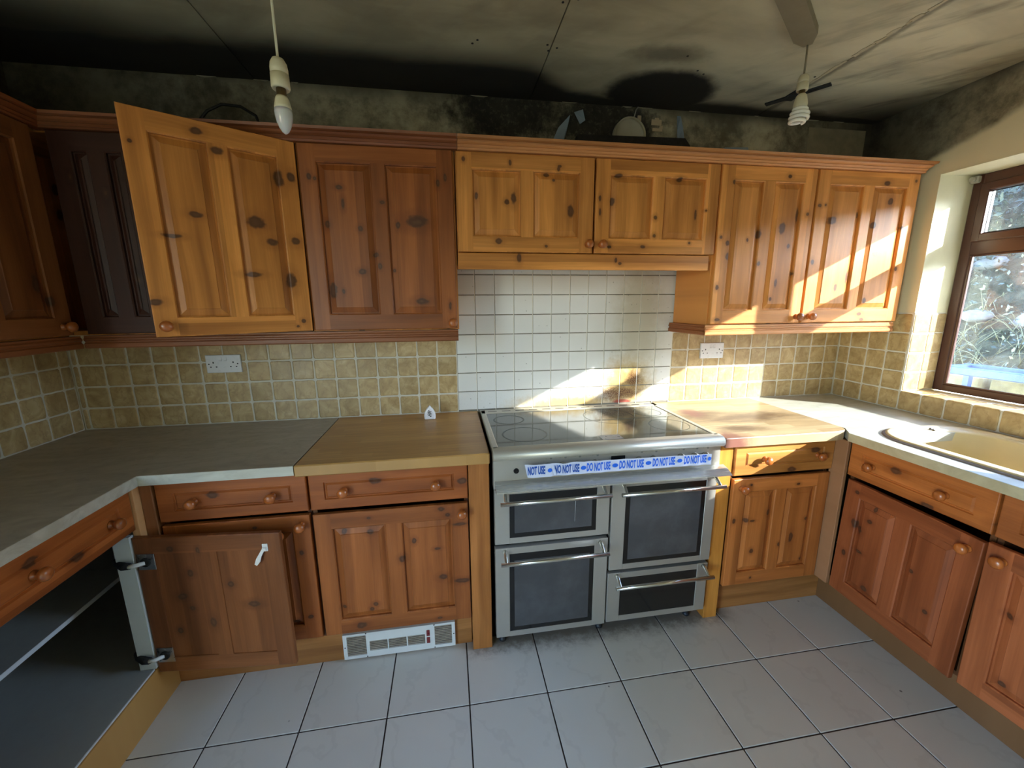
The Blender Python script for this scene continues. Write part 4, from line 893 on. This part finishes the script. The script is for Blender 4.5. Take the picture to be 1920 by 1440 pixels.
def flake(pts, lab, y=-0.006, curl=0.02):
    mb = MB(); n = len(pts); c = (sum(p[0] for p in pts)/n, sum(p[1] for p in pts)/n)
    f = [(p[0], y-curl*(i % 3)/2, p[1]) for i, p in enumerate(pts)]; b = [(p[0], v[1]+.0012, p[1]) for p, v in zip(pts, f)]
    mb.loft([b, f]); mb.add(b, [tuple(range(n))[::-1]])
    return tag(build('tape_scrap', mb, M_flake), lab, 'tape scrap')
flake([(0.49, 2.235), (0.52, 2.30), (0.575, 2.355), (0.560, 2.27), (0.545, 2.24)], 'pale blue tape scrap left of the flue hole, low and pointed')
flake([(0.600, 2.375), (0.640, 2.385), (0.650, 2.335), (0.630, 2.325)], 'small blue tape scrap hanging near the ceiling left of the flue hole')
flake([(1.135, 2.39), (1.150, 2.385), (1.16, 2.33), (1.19, 2.26), (1.140, 2.255), (1.130, 2.32)], 'long bluish tape strip right of the flue hole')
flake([(1.36, 2.235), (1.42, 2.262), (1.55, 2.268), (1.57, 2.225), (1.44, 2.215)], 'faint flat blue scrap on the wall behind the right cupboards', -0.001, 0.0)
mb = MB()
for (a, b, c, d_) in ((1.005, 1.060, 2.345, 2.372), (1.012, 1.066, 2.318, 2.333), (1.022, 1.045, 2.370, 2.380), (1.05, 1.068, 2.33, 2.345), (0.93, 0.95, 2.355, 2.385)): mb.box(a, b, TW-.004, TW+.001, c, d_, 0, .002)
tag(build('plaster_chip', mb, plain('bare_plaster', '#b5a183', 0.9)), 'patch of bare pinkish plaster beside the flue hole', 'plaster patch')
tag(build('cable', MB().tube([(-0.985, -0.16, 2.10), (-0.98, -0.14, 2.20), (-0.955, -0.13, 2.235), (-0.90, -0.13, 2.262), (-0.83, -0.13, 2.258), (-0.775, -0.135, 2.225), (-0.755, -0.15, 2.17), (-0.75, -0.16, 2.09)], 0.0055, 8), plain('black_cable', '#0b0b0b', 0.6)), 'black cable looped on top of the open cupboard', 'cable')
tag(build('wall_patch', MB().box(1.905, 2.26, TW-.0035, TW+.001, 2.10, 2.385, 0, .001), plain('paler_patch', '#837a63', 0.9, var=0.35)), 'paler rectangular patch on the rear wall in the right corner', 'wall patch')

# ------------------------------------------------------------------ lamps
M_cream = plain('aged_white_plastic', '#cfc7a6', 0.4, coat=0.2)
M_brass = plain('tarnished_brass', '#7a6544', 0.4, 0.8)
def holder(t, o, L=0.064, r=0.0185):
    ox, oy, oz = o
    build('lampholder', MB().lathe([(0.005, 0), (0.012, -0.003), (r*.92, -0.012), (r, -0.022), (r, -L*.5), (r*.93, -L*.505), (r*.93, -L*.52), (r*1.02, -L*.525), (r*1.06, -L+.004), (r*.95, -L), (r*.7, -L+.002)], o=o, seg=28), M_cream, t, world=True)
    build('bulb_cap', MB().lathe([(0.0105, -L+.004), (0.0105, -L-.012), (0.013, -L-.014)], o=o, seg=20), M_brass, t, world=True)
px, py, pz = -0.392, -0.985, 2.014
t = thing('pendant_lamp', 'bare pendant with a frosted candle bulb on a white cord, left of the cooker', 'lamp', (px, py, ZC))
build('cord', MB().tube([(px+.002, py, ZC), (px, py, 2.2), (px, py, pz-.002)], 0.0029, 8), M_cream, t, world=True)
build('ceiling_rose', MB().lathe([(0.042, 0), (0.042, -0.012), (0.03, -0.024), (0.008, -0.030)], o=(px, py, ZC), seg=28), M_cream, t, world=True)
holder(t, (px, py, pz))
def frost():
    n = NT('frosted_bulb', 0.25, coat=0.3); n.color(srgb('#dcdcdc')); n.b.inputs['Subsurface Weight'].default_value = 0.3; n.b.inputs['Subsurface Scale'].default_value = 0.01; n.b.inputs['Transmission Weight'].default_value = 0.25; return n.m
M_frost = frost(); zb = pz-0.064-0.014
build('bulb_base', MB().lathe([(0.012, 0), (0.0145, -.006), (0.0175, -.020), (0.0182, -.026)], o=(px, py, zb), seg=28), M_cream, t, world=True)
build('bulb_glass', MB().lathe([(0.0182, -.026), (0.0186, -.034), (0.0178, -.044), (0.0155, -.055), (0.0118, -.065), (0.007, -.073), (0.003, -.0765), (0.0008, -.0775)], o=(px, py, zb), seg=28), M_frost, t, world=True)
rx, ry = 1.303, -0.585
t = thing('pendant_lamp', 'bare pendant with a spiral energy-saving bulb, hanging in front of the right cupboards', 'lamp', (rx, ry, ZC))
# elongated cord-grip housing
ux, uy = -0.80, -0.60
def P2(a, b): return (rx+ux*a-uy*b, ry+uy*a+ux*b)
hs_ = [P2(-0.006, -.014), P2(-0.006, .014), P2(.05, .036), P2(.50, .036), P2(.54, .02), P2(.54, -.02), P2(.50, -.036), P2(.05, -.036)]
build('ceiling_rose', MB().loft([[(x, y, ZC) for x, y in hs_], [(x, y, ZC-.022) for x, y in hs_], [(x*.985+.015*rx, y*.985+.015*ry, ZC-.026) for x, y in hs_]]), plain('dusty_housing', '#857c66', 0.6), t, world=True)
build('cord', MB().tube([(rx, ry, ZC-.020), (rx+.001, ry, 2.35), (rx, ry, 2.298)], 0.0032, 8), plain('grey_cord', '#837a63', 0.6), t, world=True)
holder(t, (rx, ry, 2.300), 0.056, 0.0185)
zc_ = 2.300-0.056-.010
build('ballast', MB().lathe([(0.012, 0), (0.017, -.006), (0.021, -.020), (0.0235, -.036), (0.0225, -.046), (0.018, -.050)], o=(rx, ry, zc_), seg=28), M_cream, t, world=True)
pts = []; rs = []
for i in range(130):
    f = i/129; a = f*2*PI*4.0; r = 0.017+0.0115*min(1, f*2.2) if f < .9 else 0.0285-0.015*(f-.9)/.1
    pts.append((rx+r*math.cos(a), ry+r*math.sin(a), zc_-.044-0.055*f)); rs.append(0.0062)
build('spiral_tube', MB().tube(pts, rs, 8), plain('white_glass_tube', '#efeee2', 0.25, coat=0.4), t, world=True)
# dark fixing plate on the ceiling behind the right lamp
mb = MB()
def strip(a, b, w, z0=ZC-.006):
    d = Vector((b[0]-a[0], b[1]-a[1], 0)).normalized(); q_ = Vector((-d.y, d.x, 0))*w/2; A = Vector((*a, 0)); B = Vector((*b, 0))
    ps = [A-q_, B-q_, B+q_, A+q_]; mb.prism([(p.x, p.y) for p in ps], z0, ZC, 'z')
strip((1.535, -0.115), (1.680, -0.325), 0.030); strip((1.60, -0.165), (1.60, -0.27), 0.06, ZC-.004)
tag(build('fixing_plate', mb, plain('blued_metal_plate', '#34383c', 0.5, 0.5)), 'dark metal fixing plate on the ceiling beyond the spiral bulb', 'bracket')

# ------------------------------------------------------------------ kitchen window
XF0, XF1 = XW, XW+0.036
wi = struct('window_1', MB().box(XF0, XF1, REV-0.045, REV-.001, SILL+.002, HEAD-.002, 0, .004).box(XF0, XF1, WY1+.001, WY1+.055, SILL+.002, HEAD-.002, 0, .004)
    .box(XF0+.001, XF1-.001, WY1+.05, REV-.04, SILL+.002, SILL+.036, 0, .004).box(XF0+.001, XF1-.001, WY1+.05, REV-.04, HEAD-.052, HEAD-.002, 0, .004), M_upvc)
YM = -1.045   # mullion
build('transom', MB().box(XF0+.002, XF1-.002, WY1+.05, REV-.04, 1.688, 1.752, 0, .004), M_upvc, wi)
build('mullion', MB().box(XF0+.003, XF1-.003, YM-.028, YM+.028, 1.745, HEAD-.05, 0, .004), M_upvc, wi)
def sash(y0, y1, z0, z1, w=0.040, d=0.012):
    mb = MB(); x0, x1 = XF0-d, XF1-0.004
    mb.box(x0, x1, y0, y0+w, z0, z1, 0, .004).box(x0, x1, y1-w, y1, z0, z1, 0, .004).box(x0+.001, x1-.001, y0+w*.8, y1-w*.8, z0, z0+w, 0, .004).box(x0+.001, x1-.001, y0+w*.8, y1-w*.8, z1-w, z1, 0, .004)
    return build('sash', mb, M_upvc, wi)
def pane_mat():
    n = NT('dusty_pane', 0.05); t = n.t; t.nodes.remove(n.b); o = [q for q in t.nodes if q.type == 'OUTPUT_MATERIAL'][0]
    tr = n.node('ShaderNodeBsdfTransparent', {'Color': (0.93, 0.96, 0.97, 1)}); gl = n.node('ShaderNodeBsdfGlossy', {'Color': (1, 1, 1, 1), 'Roughness': 0.03}); df = n.node('ShaderNodeBsdfDiffuse', {'Color': (0.75, 0.8, 0.85, 1)})
    tl = n.node('ShaderNodeBsdfTranslucent', {'Color': (0.75, 0.8, 0.85, 1)})
    fr = n.node('ShaderNodeFresnel', {'IOR': 1.45})
    a = n.node('ShaderNodeMixShader', {0: 0.5, 1: df, 2: tl})
    dust = n.noise(n.pos(), 6, 4, 0.6)
    b = n.node('ShaderNodeMixShader', {0: n.smooth(dust, 0.3, 0.75, 0.006, 0.028), 1: tr, 2: a})
    c = n.node('ShaderNodeMixShader', {0: fr, 1: b, 2: gl}); t.links.new(c, o.inputs[0]); return n.m
M_pane = pane_mat()
def pane(y0, y1, z0, z1, p, x=XF0+0.014):
    build('pane', MB().box(x, x+.004, y0, y1, z0, z1), M_pane, p)
    s = MB(); k = 0.004; xx = x-.004
    s.box(xx, x, y0, y0+k, z0, z1).box(xx, x, y1-k, y1, z0, z1).box(xx, x, y0, y1, z0, z0+k).box(xx, x, y0, y1, z1-k, z1); build('glazing_seal', s, M_gap, p)
s1 = sash(YM+.022, REV-.040, 1.748, HEAD-.046, .036); pane(YM+.055, REV-.073, 1.786, HEAD-.084, s1)
s2 = sash(WY1+.05, YM-.022, 1.748, HEAD-.046); pane(WY1+.088, YM-.060, 1.786, HEAD-.084, s2)
pane(WY1+.055, REV-.045, SILL+.036, 1.688, wi)
mb = MB()
for (yy0, yy1) in ((REV-.045-.010, REV-.045), (WY1+.055, WY1+.065)): mb.box(XF0+.003, XF0+.013, yy0, yy1, SILL+.036, 1.688, 0, .002)
mb.box(XF0+.003, XF0+.013, WY1+.06, REV-.055, SILL+.036, SILL+.044, 0, .002).box(XF0+.003, XF0+.013, WY1+.06, REV-.055, 1.680, 1.688, 0, .002)
build('glazing_bead', mb, M_upvc, wi)
mb = MB().box(2.462, 2.488, -0.405, -0.372, 2.020, 2.052, 0, .005).lathe([(0.010, 0), (0.012, .006), (0.010, .016)], o=(2.462, -0.39, 2.036), ax=(-1, 0, 0), seg=14)
tag(build('blind_bracket', mb, plain('dusty_plastic', '#a9a69a', 0.5)), 'small dusty white blind bracket in the top corner of the window reveal', 'bracket')

# ------------------------------------------------------------------ garden outside
random.seed(21)
M_earth = NT('garden_soil', 1.0, spec=0.0); _p = M_earth.pos(); M_earth.color(M_earth.ramp(M_earth.noise(_p, 5, 6, 0.7), [(0.3, srgb('#1c1f14')), (0.5, srgb('#36352a')), (0.7, srgb('#56523f'))])).bump(M_earth.noise(_p, 9, 5, .7), .8, .05); M_earth = M_earth.m
def gz(x, y):
    k = max(0.72, min(1.0, (y+2.6)/1.8))      # a little lower further along; unseen stretch added to block horizon glare
    s = max(0.0, min(1.0, (x-4.75)/3.2)); return (0.72*min(1, (x-4.3)/0.3) if x > 4.3 else 0.0)*k + 3.0*k*s**0.9 + 0.06*math.sin(x*5.1+y*3)+0.05*math.sin(y*6.3)
mb = MB(); nx, ny = 40, 90; V = []
for i in range(nx+1):
    for j in range(ny+1):
        x = 2.62+(13-2.62)*i/nx; y = -20+29*j/ny; V.append((x, y, gz(x, y) if x > 4.3 else -0.05))
mb.add(V, [(i*(ny+1)+j, i*(ny+1)+j+1, (i+1)*(ny+1)+j+1, (i+1)*(ny+1)+j) for i in range(nx) for j in range(ny)], 0, True)
tag(build('garden_bank', mb, M_earth), kind='structure')
# low sandstone retaining wall of blocks
rw = tag(link('garden_wall', None, None, (4.2, 0.4, 0)), 'low sandstone block retaining wall seen through the bottom of the window', 'wall')
M_stone = NT('sandstone', 0.9); _p = M_stone.obj(); _r = M_stone.rand(); M_stone.color(M_stone.mix(1.0, M_stone.ramp(M_stone.noise(_p, 12, 5, .6), [(.3, srgb('#5c5238')), (.7, srgb('#857853'))]), M_stone.ramp(_r, [(0, (.8, .8, .8, 1)), (1, (1.1, 1.1, 1.1, 1))]), 'MULTIPLY')).bump(M_stone.noise(_p, 30, 4), .5, .01); M_stone = M_stone.m
sb = [build('stone', MB().box(-0.11, 0.11, -0.21+k*.02, 0.21-k*.02, -0.085, 0.085, 0, .016), M_stone, rw) for k in range(2)]
for o in sb: bpy.data.objects.remove(o)
me_s = [m for m in bpy.data.meshes if m.name.startswith('stone')]
for r in range(5):
    for k in range(9): link('stone', me_s[(r+k) % 2], rw, (random.uniform(-.02, .02), -2.0+k*0.435+(r % 2)*.21, 0.088+r*0.178))
# blue-framed bench in front of it
bn = thing('garden_bench', 'blue painted metal frame standing in front of the stone wall outside', 'bench', (3.85, 0.25, 0))
M_blue = plain('blue_paint', '#24416c', 0.5)
for (x, y) in ((3.75, 0.42), (4.0, 0.42), (3.75, -0.75), (4.0, -0.75)): build('leg', MB().box(x-.02, x+.02, y-.02, y+.02, 0, 0.93, 0, .003), M_blue, bn, world=True)
build('top_rail', MB().box(3.72, 3.78, -0.79, 0.45, 0.93, 0.985, 0, .004).box(3.97, 4.03, -0.79, 0.45, 0.93, 0.985, 0, .004).box(3.78, 3.97, 0.40, 0.45, 0.935, 0.98).box(3.78, 3.97, -0.79, -0.74, 0.935, 0.98), M_blue, bn, world=True)
# rocks
def rock(name, loc, s, m, lab, cat, grp=None):
    bm = bmesh.new(); bmesh.ops.create_icosphere(bm, subdivisions=2, radius=1)
    rr_ = random.Random(int(loc[0]*977+loc[1]*331)); ax = [Vector((rr_.uniform(-1, 1), rr_.uniform(-1, 1), rr_.uniform(-1, 1))) for _ in range(5)]
    for v in bm.verts:
        k = 1+sum(0.12*math.sin(3.0*v.co.dot(a)+i) for i, a in enumerate(ax)); v.co = Vector((v.co.x*s[0]*k, v.co.y*s[1]*k, v.co.z*s[2]*k))
    mb = MB(); bm.verts.index_update(); mb.add([v.co for v in bm.verts], [[v.index for v in f.verts] for f in bm.faces], 0, True); bm.free()
    o = build(name, mb, m, None, loc); return tag(o, lab, cat, grp)
M_rock = NT('pale_rock', 0.9); _p = M_rock.obj(); M_rock.color(M_rock.ramp(M_rock.noise(_p, 8, 5, .6), [(.3, srgb('#4b4a45')), (.7, srgb('#807e76'))])).bump(M_rock.noise(_p, 14, 4), .6, .02); M_rock = M_rock.m
for (x, y, s, lab) in ((5.25, 1.25, .09, 'pale rock left of the bench top on the bank'), (5.32, .84, .12, 'largest pale rock, in the middle of the window view'), (5.05, .50, .08, 'flat pale rock just above the blue frame'), (5.75, 1.50, .10, 'higher pale rock behind the low left shrub'), (5.6, .38, .10, 'pale rock near the right edge of the window view')):
    rock('rock', (x, y, gz(x, y)+s*.35), (s, s*1.25, s*.75), M_rock, lab, 'rock')
# foliage
def leaf_mat(name, a, b):
    n = NT(name, 0.5, spec=0.5); r = n.noise(n.obj(), 12, 3); n.color(n.mix(r, srgb(a), srgb(b)))
    return n.m
def bush(c, R_, n, m, lab, size=0.05, up=0.2):
    t = thing('shrub', lab, 'shrub', (c[0], c[1], gz(c[0], c[1])-.05)); mb = MB(); rg_ = random.Random(int(c[0]*100+c[1]*10))
    for _ in range(n):
        d = Vector((rg_.gauss(0, 1), rg_.gauss(0, 1), rg_.gauss(0, 1))).normalized()*(rg_.random()**0.35)
        p = Vector((d.x*R_[0], d.y*R_[1], R_[2]*(1+d.z)))
        if p.z < 0.02: continue
        a = Vector((rg_.gauss(0, 1), rg_.gauss(0, 1), rg_.gauss(0, 1)+up)).normalized(); b = a.orthogonal().normalized(); b = (b+a.cross(b)*rg_.uniform(-1, 1)).normalized(); s = size*rg_.uniform(.6, 1.3)
        mb.add([p, p+a*s*.5+b*s*.28, p+a*s, p+a*s*.5-b*s*.28], [(0, 1, 2, 3)])
    build('foliage', mb, m, t)
    st = MB()
    for _ in range(9):
        d = Vector((rg_.uniform(-1, 1)*R_[0]*.7, rg_.uniform(-1, 1)*R_[1]*.7, R_[2]*1.5)); st.tube([(0, 0, 0), d*.5+Vector((0, 0, .03)), d], [0.014, .009, .004], 5)
    build('stem', st, plain('twig', '#6b5a41', 0.9) if 'twig' not in bpy.data.materials else bpy.data.materials['twig'], t)
L1 = leaf_mat('dark_leaf', '#11190e', '#2c3820'); L2 = leaf_mat('grey_leaf', '#39443a', '#5b6860'); L3 = leaf_mat('straw_leaf', '#544f30', '#8c8560')
bush((6.3, 2.2), (.7, .8, .55), 2600, L1, 'dark green shrub filling the upper middle of the window view', .07)
bush((6.7, .35), (.8, .8, .6), 2600, L1, 'dark glossy shrub at the right of the window view', .07)
bush((7.9, 2.7), (.9, 1.1, .7), 2600, L2, 'hazy grey-green shrub seen through the top light', .08)
bush((8.1, .3), (.9, 1.1, .8), 2400, L2, 'second hazy grey shrub further right on the bank', .08)
bush((5.7, 1.9), (.45, .5, .3), 1300, L1, 'low green shrub beside the pale rocks', .06)
bush((5.75, .1), (.4, .5, .28), 1300, L1, 'low green shrub near the right edge of the window view', .06)
mb = MB(); rg_ = random.Random(9)
for _ in range(20000):
    x = 4.5+5.0*rg_.random()**1.3; y = rg_.uniform(-3.0, 4.0); z = gz(x, y)+rg_.uniform(0, .10); p = Vector((x, y, z))
    a = Vector((rg_.gauss(-.3, 1), rg_.gauss(0, 1), rg_.gauss(0.5, 1))).normalized(); b = a.orthogonal().normalized(); b = (b+a.cross(b)*rg_.uniform(-1, 1)).normalized(); s_ = rg_.uniform(.025, .06)
    mb.add([p, p+a*s_*.5+b*s_*.25, p+a*s_, p+a*s_*.5-b*s_*.25], [(0, 1, 2, 3)], rg_.choice((0, 0, 0, 1, 2)))
tag(build('ground_cover', mb, [L1, L2, L3]), 'low mixed leaves and litter covering the bank outside the window', 'plants', kind='stuff')
mb = MB(); rg_ = random.Random(5)
for _ in range(420):
    x, y = rg_.uniform(4.55, 5.3), rg_.uniform(-0.8, 1.7); z = gz(x, y); l = rg_.uniform(.12, .38); a = rg_.uniform(0, 6.3); t_ = rg_.uniform(.3, 1.2)
    p = Vector((x, y, z)); d = Vector((math.cos(a)*t_, math.sin(a)*t_, 1)).normalized(); mb.tube([p, p+d*l*.6, p+d*l+Vector((0, 0, -.06*t_))], [.004, .003, .001], 3)
tag(build('dry_grass', mb, L3), 'dry straw-coloured stalks lying over the bank', 'grass', kind='stuff')
